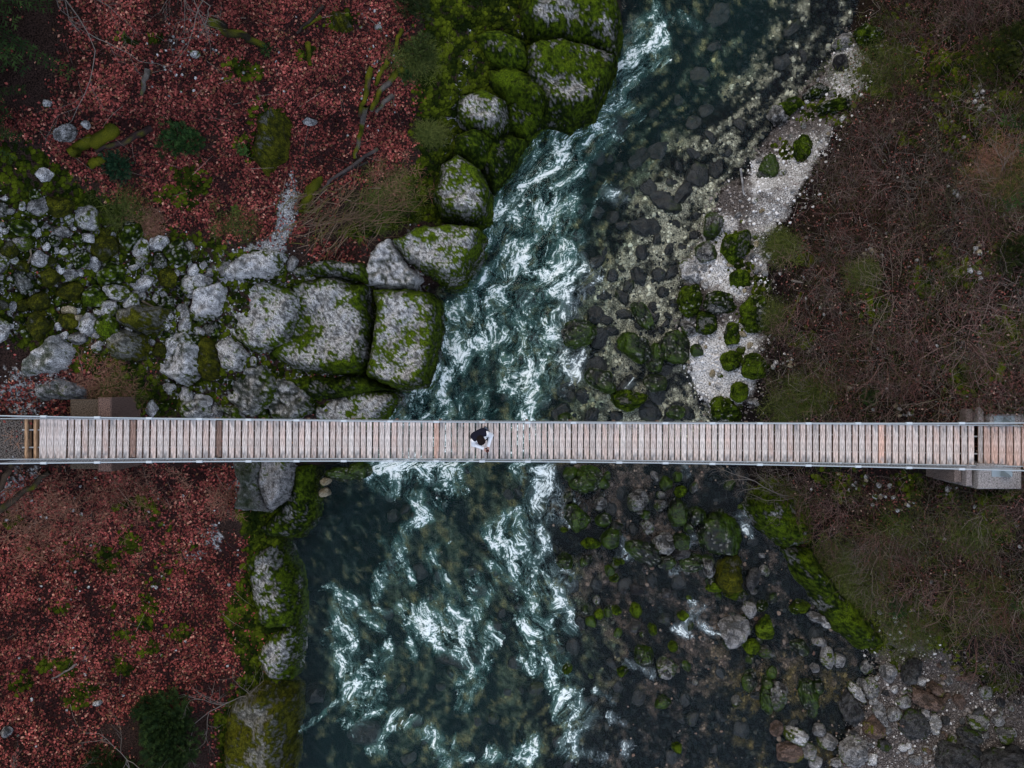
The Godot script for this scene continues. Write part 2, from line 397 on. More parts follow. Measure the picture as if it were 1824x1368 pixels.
	paint_spots(BED, [[1330, 195, 26], [1290, 250, 22], [1270, 270, 30], [1400, 60, 26], [1430, 125, 14], [1340, 170, 18], [1200, 230, 30], [1190, 120, 22], [1150, 300, 34], [1110, 215, 26], [1300, 145, 16]], 0.42)
	paint_spots(BED, [[880, 900, 60], [850, 860, 50], [800, 970, 60], [760, 1080, 60], [900, 1080, 50], [860, 1250, 60], [720, 1190, 50], [760, 1300, 60], [580, 1100, 24], [590, 1210, 26], [960, 1290, 50], [800, 560, 40], [930, 620, 50], [860, 470, 50]], 0.45)
	paint_spots(BED, [[1080, 870, 60], [1130, 850, 50], [1050, 1060, 50], [1180, 960, 60], [1260, 1130, 60], [1310, 1200, 50], [1100, 1130, 50], [1350, 1230, 40], [1450, 1210, 44], [1500, 1230, 30], [1400, 1180, 40]], 0.5)

func ground_color(u: float, v: float, h: float) -> Color:
	var n1 := nB.get_noise_2d(u * 3.1 + 900, v * 3.1)
	var n2 := nC.get_noise_2d(u * 6.0, v * 6.0)
	var uu := u + n1 * 16.0 + n2 * 7.0
	var vv := v + nB.get_noise_2d(u * 3.1, v * 3.1 + 700) * 16.0 + n2 * 7.0
	var l := bl(v)
	var r := br(v)
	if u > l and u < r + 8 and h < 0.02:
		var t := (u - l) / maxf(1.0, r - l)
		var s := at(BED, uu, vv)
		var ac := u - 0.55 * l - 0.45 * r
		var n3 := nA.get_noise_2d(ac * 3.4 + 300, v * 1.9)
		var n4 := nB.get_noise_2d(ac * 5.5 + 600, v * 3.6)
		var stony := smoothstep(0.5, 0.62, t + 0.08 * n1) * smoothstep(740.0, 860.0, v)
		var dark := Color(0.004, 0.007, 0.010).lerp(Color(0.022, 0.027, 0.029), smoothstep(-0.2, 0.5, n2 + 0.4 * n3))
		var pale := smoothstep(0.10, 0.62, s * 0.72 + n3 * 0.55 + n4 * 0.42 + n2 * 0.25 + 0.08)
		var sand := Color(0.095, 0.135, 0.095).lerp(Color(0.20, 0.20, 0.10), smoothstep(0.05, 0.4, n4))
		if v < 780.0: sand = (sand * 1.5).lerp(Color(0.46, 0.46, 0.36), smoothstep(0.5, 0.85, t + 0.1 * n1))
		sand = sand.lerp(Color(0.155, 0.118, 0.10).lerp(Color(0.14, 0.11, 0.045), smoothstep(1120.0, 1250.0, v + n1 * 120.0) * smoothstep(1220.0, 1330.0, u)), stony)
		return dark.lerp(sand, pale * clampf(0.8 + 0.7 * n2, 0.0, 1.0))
	var c := Color(0.05, 0.03, 0.026) if u < l else Color(0.014, 0.011, 0.009)
	c = c.lerp(Color(0.040, 0.015, 0.014), at(LEAF, uu, vv) * 0.8)
	var m := at(MOSS, uu, vv)
	if m > 0.05:
		var w := smoothstep(0.40, 0.56, m + n2 * 0.45 - 0.05)
		c = c.lerp(Color(0.012, 0.024, 0.004).lerp(Color(0.085, 0.120, 0.009), smoothstep(-0.25, 0.45, n1 + 0.5 * n2)), w)
	var k := at(ROCK, uu, vv)
	if k > 0.05:
		var w := smoothstep(0.44, 0.58, k + n2 * 0.5 + n1 * 0.2)
		c = c.lerp(Color(0.32, 0.32, 0.34).lerp(Color(0.60, 0.59, 0.60), smoothstep(-0.3, 0.3, n2)), w)
	var g := at(GRAV, uu, vv)
	if g > 0.05:
		var w := smoothstep(0.40, 0.56, g + n2 * 0.4 - 0.1 * m)
		var p := at(PALE, uu, vv)
		c = c.lerp(Color(0.14, 0.12, 0.115).lerp(Color(0.86, 0.85, 0.87), clampf(p, 0.0, 1.0)), w * (1.0 - 0.5 * smoothstep(0.6, 0.9, m)))
	var p2 := at(PATH, u, v)
	if p2 > 0.3: c = c.lerp(Color(0.15, 0.13, 0.125), smoothstep(0.3, 0.8, p2 + n2 * 0.2))
	return c

func make_ground() -> void:
	var vs := PackedVector3Array()
	var cs := PackedColorArray()
	var ix := PackedInt32Array()
	for y in CH:
		for x in CW:
			var u := float(C0 + x * CS)
			var v := float(C0 + y * CS)
			var h := height(u, v)
			var e := nC.get_noise_2d(u * 5.0, v * 5.0) * 0.03
			vs.append(W(u, v, h + e))
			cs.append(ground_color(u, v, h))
	for y in CH - 1:
		for x in CW - 1:
			var a := y * CW + x
			ix.append_array([a, a + 1, a + CW + 1, a, a + CW + 1, a + CW])
	# beyond: the sheet runs on to the hillsides
	var rim := []
	for x in CW: rim.append(x)
	for y in range(1, CH): rim.append(y * CW + CW - 1)
	for x in range(CW - 2, -1, -1): rim.append((CH - 1) * CW + x)
	for y in range(CH - 2, 0, -1): rim.append(y * CW)
	var last := -1
	var firstp := -1
	for k in rim.size() + 1:
		var s: int = rim[k % rim.size()]
		if k % 8 and k < rim.size(): continue
		var p := vs[s]
		var o := p + Vector3(p.x, 0, p.z).normalized() * 140.0
		o.y = p.y + (26.0 if p.y > 0.2 else 0.0)
		vs.append(o)
		cs.append(Color(0.04, 0.035, 0.02) if p.y > 0.2 else Color(0.03, 0.035, 0.035))
		var now := vs.size() - 1
		if k > 0:
			var prev: int = rim[maxi(k - 1, 0) / 8 * 8]
			ix.append_array([prev, last, now, prev, now, s])
		last = now
	structure("ground", arr_mesh(vs, smooth_normals(vs, ix), cs, ix), M.ground)

func make_water() -> void:
	var step := 0.075
	var x0 := -9.6
	var z0 := -13.6
	var nx := 300
	var nz := 362
	var hs := PackedFloat32Array()
	var ok := PackedByteArray()
	for j in nz:
		for i in nx:
			var p := map_uv(x0 + i * step, z0 + j * step, 0.0)
			var l := bl(p.y)
			var r := br(p.y)
			var along := p.y
			var across := p.x - 0.55 * l - 0.45 * r
			var f := at(FOAM, p.x, p.y)
			var rough := 0.35 + 0.9 * smoothstep(0.05, 0.6, f) + 0.3 * smoothstep(0.1, 0.3, (p.x - l) / (r - l)) * smoothstep(0.75, 0.45, (p.x - l) / (r - l))
			var w := nA.get_noise_2d(across * 3.2, along * 1.5) * 0.05 + nR.get_noise_2d(across * 2.4 + 300, along * 1.6) * 0.04 + nC.get_noise_2d(across * 5.0, along * 3.4) * 0.018
			hs.append(w * rough * lerpf(0.35, 1.0, smoothstep(0.16, 0.5, -height(p.x, p.y))) + 0.05 * f)
			ok.append(1 if p.x > l - 60 and p.x < r + 60 else 0)
	var vs := PackedVector3Array()
	var ix := PackedInt32Array()
	var num := PackedInt32Array()
	num.resize(nx * nz)
	var fv := PackedVector3Array()
	var fu := PackedVector2Array()
	for j in nz:
		for i in nx:
			num[j * nx + i] = -1
			if ok[j * nx + i]:
				num[j * nx + i] = vs.size()
				var q := Vector3(x0 + i * step, hs[j * nx + i], z0 + j * step)
				vs.append(q)
				fv.append(q + Vector3(0, 0.008, 0))
				fu.append(Vector2(float(i) / (nx - 1), float(j) / (nz - 1)))
	for j in nz - 1:
		for i in nx - 1:
			var a := num[j * nx + i]
			var b := num[j * nx + i + 1]
			var c := num[j * nx + nx + i + 1]
			var d := num[j * nx + nx + i]
			if a >= 0 and b >= 0 and c >= 0 and d >= 0:
				ix.append_array([a, b, c, a, c, d])
	var ns := smooth_normals(vs, ix)
	structure("water", arr_mesh(vs, ns, PackedColorArray(), ix), M.water)
	# foam: white froth in drawn-out threads, on the water's own surface
	var tw := 1200
	var th := 1448
	var im := Image.create_empty(tw, th, false, Image.FORMAT_RGBA8)
	im.fill(Color(0.93, 0.96, 0.97, 0.0))
	var wob := noise_of(0.012, FastNoiseLite.FRACTAL_FBM, 3, 31)
	var thr := noise_of(0.034, FastNoiseLite.FRACTAL_FBM, 3, 32)
	var fine := noise_of(0.085, FastNoiseLite.FRACTAL_FBM, 3, 33)
	var spray_n := noise_of(0.26, FastNoiseLite.FRACTAL_FBM, 2, 35)
	var clump := noise_of(0.022, FastNoiseLite.FRACTAL_FBM, 5, 34)
	for j in th:
		var z := z0 + (j + 0.5) / th * step * (nz - 1)
		var vv := z * FU / HC + 684.0
		var cen := 0.55 * bl(vv) + 0.45 * br(vv)
		for i in tw:
			var x := x0 + (i + 0.5) / tw * step * (nx - 1)
			var uu := x * FU / HC + 912.0
			if at(FOAM, uu, vv) < 0.02: continue
			var wu := wob.get_noise_2d(uu, vv)
			var f := at(FOAM, uu + wu * 30.0, vv + 10.0 * wu)
			if f < 0.05: continue
			var wv := wob.get_noise_2d(uu + 400, vv + 100)
			var ac := uu - cen + wu * 16.0
			var al := vv + wv * 22.0
			var b := clump.get_noise_2d(ac * 1.15, al * 0.62)
			var n1 := thr.get_noise_2d(ac * 1.6, al * 0.62)
			var n2 := fine.get_noise_2d(ac * 1.6 + 14.0 * n1, al * 0.85)
			var thread := pow(1.0 - minf(1.0, absf(n1) * 3.4), 2.5) * 0.6 + pow(1.0 - minf(1.0, absf(n2) * 3.0), 3.0) * 0.5
			var n3 := spray_n.get_noise_2d(ac + 10.0 * n2, al * 0.7)
			var froth := smoothstep(0.42 - 0.80 * f, 1.35 - 0.85 * f, b + 0.45 * n2 + 0.35 * n3 + 0.20 * thread)
			var a := clampf(froth * (0.80 + 0.75 * n2 + 0.65 * n3 + 0.30 * thread), 0.0, 1.0)
			a = maxf(a, 0.5 * thread * (0.7 + 0.9 * n3) * smoothstep(0.10, 0.55, f))
			var thin := 0.26 * smoothstep(0.03, 0.55, f) * smoothstep(-0.35, 0.45, b)
			# thick froth is white, thin froth takes the water's tint
			var col := Color(0.36, 0.58, 0.55).lerp(Color(0.60, 0.68, 0.72), smoothstep(0.45, 0.6, (uu - bl(vv)) / (br(vv) - bl(vv)))).lerp(Color(0.85, 0.88, 0.89), clampf(a * 1.5, 0.0, 1.0))
			col.a = clampf(maxf(a, thin), 0.0, 0.97)
			im.set_pixel(i, j, col)
	M.foam.albedo_texture = ImageTexture.create_from_image(im)
	var fo := part("foam", arr_mesh(fv, ns, PackedColorArray(), ix, fu), M.foam, self)
	tag(fo, "white foam streaks on the fast water of the river", "foam", "", "stuff")

# ---- stone
var nCell := FastNoiseLite.new()
var ico := {}

func ico_sphere(level: int) -> Array:
	if ico.has(level): return ico[level]
	var t := (1.0 + sqrt(5.0)) / 2.0
	var vs := PackedVector3Array()
	for p in [[-1, t, 0], [1, t, 0], [-1, -t, 0], [1, -t, 0], [0, -1, t], [0, 1, t], [0, -1, -t], [0, 1, -t], [t, 0, -1], [t, 0, 1], [-t, 0, -1], [-t, 0, 1]]:
		vs.append(Vector3(p[0], p[1], p[2]).normalized())
	var ix := PackedInt32Array([0, 11, 5, 0, 5, 1, 0, 1, 7, 0, 7, 10, 0, 10, 11, 1, 5, 9, 5, 11, 4, 11, 10, 2, 10, 7, 6, 7, 1, 8, 3, 9, 4, 3, 4, 2, 3, 2, 6, 3, 6, 8, 3, 8, 9, 4, 9, 5, 2, 4, 11, 6, 2, 10, 8, 6, 7, 9, 8, 1])
	for l in level:
		var mid := {}
		var nx := PackedInt32Array()
		for k in range(0, ix.size(), 3):
			var m := []
			for e in 3:
				var a := ix[k + e]
				var b := ix[k + (e + 1) % 3]
				var key := mini(a, b) * 100000 + maxi(a, b)
				if not mid.has(key):
					mid[key] = vs.size()
					vs.append((vs[a] + vs[b]).normalized())
				m.append(mid[key])
			nx.append_array([ix[k], m[0], m[2], ix[k + 1], m[1], m[0], ix[k + 2], m[2], m[1], m[0], m[1], m[2]])
		ix = nx
	for k in range(0, ix.size(), 3):  # front faces run clockwise
		var s := ix[k + 1]
		ix[k + 1] = ix[k + 2]
		ix[k + 2] = s
	ico[level] = [vs, ix]
	return ico[level]

# moss share, moss dark, moss light, stone dark, stone light, facets
var STY := {
	"moss": [0.80, Color(0.0068, 0.0137, 0.0023), Color(0.0760, 0.1178, 0.0076), Color(0.11, 0.11, 0.108), Color(0.62, 0.605, 0.61)],
	"bright": [0.80, Color(0.0106, 0.0213, 0.0030), Color(0.0950, 0.1444, 0.0084), Color(0.13, 0.13, 0.125), Color(0.66, 0.645, 0.65)],
	"olive": [0.80, Color(0.0266, 0.0304, 0.0046), Color(0.0988, 0.0988, 0.0091), Color(0.08, 0.08, 0.07), Color(0.30, 0.29, 0.27)],
	"wet": [0.66, Color(0.010, 0.020, 0.004), Color(0.055, 0.105, 0.007), Color(0.010, 0.012, 0.012), Color(0.045, 0.047, 0.045)],
	"cap": [0.42, Color(0.012, 0.022, 0.004), Color(0.05, 0.09, 0.008), Color(0.02, 0.02, 0.02), Color(0.42, 0.41, 0.42)],
	"grey": [0.22, Color(0.015, 0.025, 0.006), Color(0.06, 0.085, 0.012), Color(0.08, 0.08, 0.082), Color(0.34, 0.33, 0.34)],
	"white": [0.24, Color(0.02, 0.03, 0.006), Color(0.06, 0.08, 0.01), Color(0.20, 0.20, 0.21), Color(0.66, 0.65, 0.67)],
	"dark": [0.12, Color(0.012, 0.018, 0.006), Color(0.03, 0.045, 0.008), Color(0.022, 0.023, 0.025), Color(0.085, 0.085, 0.09)],
	"brown": [0.16, Color(0.04, 0.045, 0.01), Color(0.10, 0.10, 0.015), Color(0.06, 0.045, 0.038), Color(0.19, 0.13, 0.11)],
	"buff": [0.05, Color(0.04, 0.045, 0.01), Color(0.10, 0.10, 0.015), Color(0.22, 0.18, 0.12), Color(0.42, 0.36, 0.26)],
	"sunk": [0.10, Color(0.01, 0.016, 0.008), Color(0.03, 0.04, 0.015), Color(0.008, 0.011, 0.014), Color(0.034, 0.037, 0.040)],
}

func stone_mesh(rx: float, ry: float, rz: float, turn: float, style: String, sd: int, level := 3, flat := 0.85) -> ArrayMesh:
	var base: Array = ico_sphere(level)
	var dirs: PackedVector3Array = base[0]
	var r := RandomNumberGenerator.new()
	r.seed = sd * 977 + 13
	var planes := []
	for k in 12:
		var n := Vector3(r.randfn(), r.randfn() * 0.9, r.randfn()).normalized()
		planes.append([n, r.randf_range(0.62, 0.92)])
	var S: Array = STY[style]
	var vs := PackedVector3Array()
	var cs := PackedColorArray()
	var q := Basis(Vector3.UP, turn)
	var off := Vector3(sd * 37.1, sd * 11.3, sd * 5.7)
	var big := maxf(rx, rz)
	var speck := style in ["wet", "cap", "moss"]
	for d in dirs:
		var rad := 1.0
		for p in planes:
			var c: float = d.dot(p[0])
			if c > 0.2: rad = minf(rad, lerpf(p[1] / c, 1.0, 0.3 - flat * 0.3))
		var pos := Vector3(d.x * rx, d.y * ry, d.z * rz) * rad
		var pp := (pos + off) * 57.0
		var n1 := nB.get_noise_3d(pp.x * 1.6, pp.y * 1.6, pp.z * 1.6)
		var n2 := nC.get_noise_3d(pp.x * 5.0, pp.y * 5.0, pp.z * 5.0)
		var n3 := nC.get_noise_3d(pp.x * 13.0 + 50, pp.y * 13.0, pp.z * 13.0)
		var m := smoothstep(0.44, 0.54, float(S[0]) + n1 * 0.7 + n2 * 0.45 + n3 * 0.3)
		pos += d * (n1 * 0.13 * big + (n2 * 0.14 + n3 * 0.07) * minf(big, 0.5) + m * 0.02 * minf(1.0, big * 3.0))
		var col: Color = (S[3] as Color).lerp(S[4], smoothstep(-0.35, 0.35, n2 * 0.8 + n1 * 0.4 + n3 * 0.5))
		col = col.lerp((S[1] as Color).lerp(S[2], smoothstep(-0.2, 0.55, n1 * 0.7 + n2 * 0.6 + n3 * 0.7)), m)
		if speck and n3 > 0.30 + 0.2 * n1: col = col.lerp(Color(0.34, 0.34, 0.33), 0.7)
		vs.append(q * pos)
		cs.append(col)
	return arr_mesh(vs, smooth_normals(vs, base[1]), cs, base[1])

func boulder(called: String, u: float, v: float, ru: float, rv: float, rot: float, hh: float, style: String, label: String, group := "", level := 3, sink := 0.35) -> MeshInstance3D:
	var g := height(u, v)
	var wet := bl(v) < u and u < br(v)
	var y := (maxf(g, -0.12) if wet and style != "sunk" else g) + hh * sink
	var k := (HC - y) / FU
	var o := part(called, stone_mesh(ru * k * 1.12, hh, rv * k * 1.12, deg_to_rad(-rot), style, int(u * 7 + v * 13), level), M.wet if style in ["wet", "cap", "sunk"] else M.rock, self)
	o.position = W(u, v, y)
	tag(o, label, "boulder" if maxf(ru, rv) > 14 else "stone", group)
	return o

func ledge(label: String, pts: Array, top: float, rim: float, moss: float, rimmoss: float, style: String, base := -0.5, cracks := 0.0, tilt := Vector2.ZERO, out := 0.08) -> MeshInstance3D:
	# an outcrop block: a weathered top that rounds off into steep sides
	var pp := PackedVector2Array()
	var lo := Vector2(1e9, 1e9)
	var hi := -lo
	var cen := Vector2.ZERO
	var land := 0.0
	for k in range(0, pts.size(), 2): land += height(pts[k], pts[k + 1]) * 2.0 / pts.size()
	if land + 0.42 > top:
		top = land + 0.42
		base = land - 0.9
	for k in range(0, pts.size(), 2):
		var q := W(pts[k], pts[k + 1], top - 0.25)
		pp.append(Vector2(q.x, q.z))
		lo = lo.min(pp[-1])
		hi = hi.max(pp[-1])
	cen = (lo + hi) / 2
	if pts[0] > 760 and pts[0] < 960 and pts[1] < 300: out = 0.2
	lo -= Vector2(0.15 + out, 0.15 + out)
	hi += Vector2(0.15 + out, 0.15 + out)
	var step := 0.045
	var nx := int((hi.x - lo.x) / step) + 1
	var nz := int((hi.y - lo.y) / step) + 1
	var S: Array = STY[style]
	var vs := PackedVector3Array()
	var cs := PackedColorArray()
	var num := PackedInt32Array()
	num.resize(nx * nz)
	var sd := float(int(absf(pts[0]) * 7 + absf(pts[1]) * 3) % 1000)
	var ds := PackedFloat32Array()
	var ks := PackedFloat32Array()
	for j in nz:
		for i in nx:
			var p := lo + Vector2(i, j) * step
			var a := p.x * 57.0
			var b := p.y * 57.0
			var n1 := nB.get_noise_3d(a * 1.5, b * 1.5, sd)
			var n2 := nC.get_noise_3d(a * 4.5, b * 4.5, sd)
			var d := poly_dist(pp, p) + out + n1 * 0.13 + n2 * 0.015
			num[j * nx + i] = -1
			if d < -0.07: continue
			num[j * nx + i] = vs.size()
			var x := clampf(d / rim, 0.0, 1.0)
			var y := base - 0.2
			if d > 0.0:
				var prof := pow(1.0 - (1.0 - x) * (1.0 - x), 0.62)
				var q := (nA.get_noise_3d(a * 1.5, b * 1.5, sd + 9) + 0.3 * n1) * 4.0
				var step_up := floorf(q) + smoothstep(0.3, 0.7, q - floorf(q))
				y = lerpf(base, top + (p - cen).dot(tilt), prof) + (step_up * 0.10 + nA.get_noise_3d(a * 1.8, b * 1.8, sd) * 0.2 + n1 * 0.14 + n2 * 0.07) * x
			var crack := 0.0
			if cracks > 0.0:
				var e := nCell.get_noise_3d(a + n1 * 12, b + n2 * 8, sd)
				crack = smoothstep(-1.0 + cracks, -1.0 + cracks * 0.35, e) * x
				y -= crack * 0.06
			ds.append(d)
			ks.append(crack)
			vs.append(Vector3(p.x, y, p.y))
	var ix := PackedInt32Array()
	for j in nz - 1:
		for i in nx - 1:
			var a := num[j * nx + i]
			var b := num[j * nx + i + 1]
			var c := num[j * nx + nx + i + 1]
			var d := num[j * nx + nx + i]
			if a >= 0 and b >= 0 and c >= 0: ix.append_array([a, b, c])
			if a >= 0 and c >= 0 and d >= 0: ix.append_array([a, c, d])
	# split the long faces of the steep sides and roughen them
	for pas in 4:
		var mid := {}
		var nx2 := PackedInt32Array()
		for k in range(0, ix.size(), 3):
			var m := [-1, -1, -1]
			for e in 3:
				var p0 := ix[k + e]
				var p1 := ix[k + (e + 1) % 3]
				if vs[p0].distance_squared_to(vs[p1]) < 0.0169: continue
				var key := mini(p0, p1) * 1000000 + maxi(p0, p1)
				if not mid.has(key):
					mid[key] = vs.size()
					var q := (vs[p0] + vs[p1]) / 2
					var w := nC.get_noise_3d(q.x * 260, q.y * 260, q.z * 260) * 0.05
					vs.append(q + Vector3(w, 0, nC.get_noise_3d(q.z * 260, q.x * 260, q.y * 260) * 0.05))
					ds.append((ds[p0] + ds[p1]) / 2)
					ks.append((ks[p0] + ks[p1]) / 2)
				m[e] = mid[key]
			var a := ix[k]
			var b := ix[k + 1]
			var c := ix[k + 2]
			var cut := int(m[0] >= 0) + 2 * int(m[1] >= 0) + 4 * int(m[2] >= 0)
			match cut:
				0: nx2.append_array([a, b, c])
				1: nx2.append_array([a, m[0], c, m[0], b, c])
				2: nx2.append_array([a, b, m[1], a, m[1], c])
				4: nx2.append_array([a, b, m[2], m[2], b, c])
				3: nx2.append_array([m[0], b, m[1], a, m[0], m[1], a, m[1], c])
				6: nx2.append_array([m[1], c, m[2], a, b, m[1], a, m[1], m[2]])
				5: nx2.append_array([a, m[0], m[2], m[0], b, c, m[0], c, m[2]])
				7: nx2.append_array([a, m[0], m[2], m[0], b, m[1], m[2], m[1], c, m[0], m[1], m[2]])
		ix = nx2
	for k in vs.size():
		var p := vs[k] * 57.0
		var d := ds[k]
		var n1 := nB.get_noise_3d(p.x * 1.5, p.y * 1.5 + sd, p.z * 1.5)
		var n2 := nC.get_noise_3d(p.x * 4.5, p.y * 4.5 + sd, p.z * 4.5)
		var rough := nC.get_noise_3d(p.x * 11.0, p.y * 11.0 + sd, p.z * 11.0)
		var m := smoothstep(0.46, 0.54, moss + n1 * 0.8 + n2 * 0.45 + rimmoss * (1.0 - smoothstep(0.0, 0.6, d + 0.3 * n1)) + 0.55 * rough)
		var col: Color = (S[3] as Color).lerp(S[4], smoothstep(-0.45, 0.30, n2 * 0.7 + rough * 0.8 + 0.4 * n1 + 0.1))
		col = col.lerp((S[1] as Color).lerp(S[2], smoothstep(-0.3, 0.6, n1 * 0.7 + n2 * 0.6 + 0.9 * rough)), m)
		cs.append(col.lerp(S[1], ks[k] * 0.85))
		vs[k] += Vector3(0, m * 0.03, 0)
	var o := part("rock_ledge", arr_mesh(vs, smooth_normals(vs, ix), cs, ix), M.rock, self)
	tag(o, label, "rock", "limestone ledges along the left bank")
	return o

func make_ledges() -> void:
	nCell.seed = 5
	nCell.noise_type = FastNoiseLite.TYPE_CELLULAR
	nCell.cellular_return_type = FastNoiseLite.RETURN_DISTANCE2_SUB
	nCell.frequency = 0.045
	ledge("dark mossy ledge at the very top, jutting farthest into the river", [928, -60, 1100, -60, 1110, 30, 1104, 88, 1062, 68, 1000, 60, 948, 52, 926, 25], 2.3, 0.6, 0.62, 0.4, "moss", -0.5)
	ledge("broad dark mossy ledge just upstream of the first white foam", [945, 74, 1000, 66, 1060, 72, 1100, 92, 1086, 130, 1060, 180, 1020, 200, 978, 190, 942, 132, 934, 95], 1.9, 0.5, 0.60, 0.4, "moss", -0.5)
	ledge("small bright green moss hump beside the two dark top ledges", [848, 62, 888, 48, 932, 66, 940, 108, 905, 114, 862, 92], 2.05, 0.55, 0.75, 0.3, "bright", 0.3)
	ledge("long mossy ledge below the bright hump, pale gravel along its upper side", [862, 122, 905, 116, 962, 138, 980, 168, 962, 192, 902, 172, 872, 152], 1.7, 0.55, 0.66, 0.3, "moss", -0.3)
	ledge("low dark mossy step at the water under the long ledge", [896, 188, 945, 184, 1006, 200, 966, 216, 938, 238, 902, 230], 0.85, 0.4, 0.72, 0.3, "moss", -0.6)
	ledge("grey-topped boulder ledge ringed by moss above the round green block", [818, 172, 858, 156, 896, 176, 900, 206, 880, 232, 840, 228, 814, 206], 1.85, 0.45, 0.42, 0.45, "moss", 0.0)
	ledge("round bright green block between two grey-topped ledges", [812, 240, 850, 232, 872, 248, 866, 278, 840, 284, 812, 264], 1.65, 0.5, 0.85, 0.3, "bright", 0.0)
	ledge("dark green wet block right below the low step at the water", [872, 242, 908, 236, 932, 246, 904, 292, 880, 328, 862, 302, 860, 276], 1.1, 0.5, 0.82, 0.3, "moss", -0.6)
	ledge("tall grey and green ledge above the gap before the pale boulder", [785, 288, 815, 272, 852, 302, 864, 336, 864, 378, 826, 388, 790, 378, 774, 342], 1.8, 0.4, 0.46, 0.45, "bright", -0.5)
	ledge("pale boulder with a bright green tip at the rapids", [690, 425, 735, 396, 800, 393, 850, 402, 859, 412, 850, 447, 828, 498, 795, 498, 745, 482, 712, 458], 2.0, 0.35, 0.38, 0.36, "bright", -0.6, 0.0, Vector2(-0.05, 0.0))
	ledge("white cracked limestone slab between pale boulder and wide ledge", [638, 492, 660, 450, 690, 422, 716, 460, 742, 494, 735, 508, 690, 512, 650, 506], 1.75, 0.22, -0.25, 0.1, "white", 0.2, 0.2)
	ledge("wide grey ledge with a green rim facing the rapids", [660, 512, 760, 512, 780, 540, 780, 600, 770, 645, 750, 688, 700, 696, 646, 672, 656, 600, 662, 550], 1.95, 0.38, 0.36, 0.5, "bright", -0.6, 0.0, Vector2(-0.05, 0.04))
	ledge("largest grey ledge, moss veined, left of the wide rim ledge", [516, 505, 600, 488, 652, 508, 656, 560, 650, 632, 640, 662, 590, 668, 520, 656, 464, 636, 486, 612, 518, 570], 2.1, 0.35, 0.43, 0.35, "moss", 0.4, 0.0)
	ledge("bare pale grey ledge at the left end of the ledge row", [402, 512, 470, 500, 524, 520, 522, 570, 500, 612, 450, 628, 408, 602, 394, 560], 2.45, 0.3, 0.26, 0.3, "moss", 0.8, 0.08)
	ledge("flat pale slab carrying a purple-brown stone", [336, 552, 352, 515, 392, 500, 400, 520, 388, 560, 345, 572], 2.55, 0.2, 0.02, 0.25, "white", 1.4)
	ledge("pale gravelly slab at the foot of the grey path", [392, 480, 430, 448, 470, 440, 496, 448, 490, 486, 440, 498, 402, 502], 2.75, 0.25, 0.06, 0.3, "white", 1.6, 0.1)
	ledge("speckled moss and stone ledge above the largest grey ledge", [505, 478, 560, 464, 640, 468, 648, 496, 600, 484, 530, 500], 2.3, 0.25, 0.46, 0.3, "moss", 1.0)
	ledge("rounded mossy lump with a pale shoulder by the pale curved twig", [212, 545, 250, 540, 286, 552, 284, 582, 250, 590, 214, 578], 3.05, 0.3, 0.52, 0.2, "olive", 2.0)
	ledge("pale and green block left of the pitted white rock", [182, 590, 222, 582, 244, 600, 240, 636, 200, 640], 3.2, 0.3, 0.42, 0.2, "olive", 2.0, 0.2)
	ledge("broken pale ledge between jagged grey rock and the bridge", [498, 668, 552, 690, 556, 730, 520, 752, 486, 744, 478, 716], 1.75, 0.25, 0.26, 0.3, "moss", 0.6, 0.35)
	ledge("small grey block touching the bridge below the jagged rock", [380, 716, 424, 726, 430, 752, 384, 756], 2.2, 0.22, 0.18, 0.3, "moss", 1.2, 0.3)
	ledge("grey knob touching the bridge left of the small grey block", [322, 712, 366, 704, 376, 738, 348, 754, 324, 744], 2.5, 0.25, 0.2, 0.3, "moss", 1.4, 0.2)
	ledge("low pale ledge touching the bridge with a dark green end", [556, 722, 600, 696, 650, 690, 706, 694, 712, 712, 690, 738, 660, 760, 600, 762, 556, 752], 1.25, 0.35, 0.26, 0.4, "moss", -0.5)
	ledge("pitted white rock block left of a yellow-green moss block", [272, 602, 330, 590, 348, 620, 344, 662, 320, 684, 285, 664, 268, 632], 2.95, 0.25, 0.02, 0.15, "white", 1.4, 0.25)
	ledge("yellow-green moss block leaning on the pitted white rock", [342, 604, 366, 600, 390, 642, 386, 676, 356, 682, 342, 652], 2.7, 0.3, 0.72, 0.2, "olive", 1.2)
	ledge("small grey slab between moss block and the bare ledge", [376, 612, 410, 598, 438, 632, 424, 664, 392, 656], 2.45, 0.25, 0.15, 0.3, "moss", 1.2)
	ledge("jagged grey rock between the row of ledges and the bridge", [396, 662, 468, 648, 492, 690, 474, 722, 430, 742, 396, 712], 2.1, 0.3, 0.20, 0.3, "moss", 0.8, 0.35)
	ledge("dark moss shelf running under the largest grey ledge", [440, 640, 520, 656, 590, 670, 640, 664, 652, 672, 700, 696, 640, 700, 560, 712, 480, 690], 1.35, 0.4, 0.72, 0.3, "moss", 0.2)
	ledge("smooth grey slab beside the moss rim just below the bridge", [462, 806, 516, 806, 518, 850, 500, 892, 474, 912, 458, 880], 1.45, 0.25, -0.02, 0.25, "grey", 0.2)
	ledge("cracked grey slab beside the leaf slope just below the bridge", [412, 806, 460, 806, 458, 880, 470, 915, 420, 905, 424, 860], 1.65, 0.25, 0.12, 0.2, "grey", 0.4, 0.5)
	ledge("moss rim along dark still water just below the bridge", [512, 826, 556, 826, 550, 880, 545, 930, 522, 966, 482, 962, 440, 944, 492, 905, 514, 860], 0.95, 0.45, 0.80, 0.2, "moss", -0.6)
	ledge("mossy bank block below the dark inlet on the lower left", [430, 985, 480, 970, 516, 1030, 524, 1090, 520, 1130, 470, 1125, 440, 1070], 1.0, 0.5, 0.62, 0.2, "moss", -0.6)
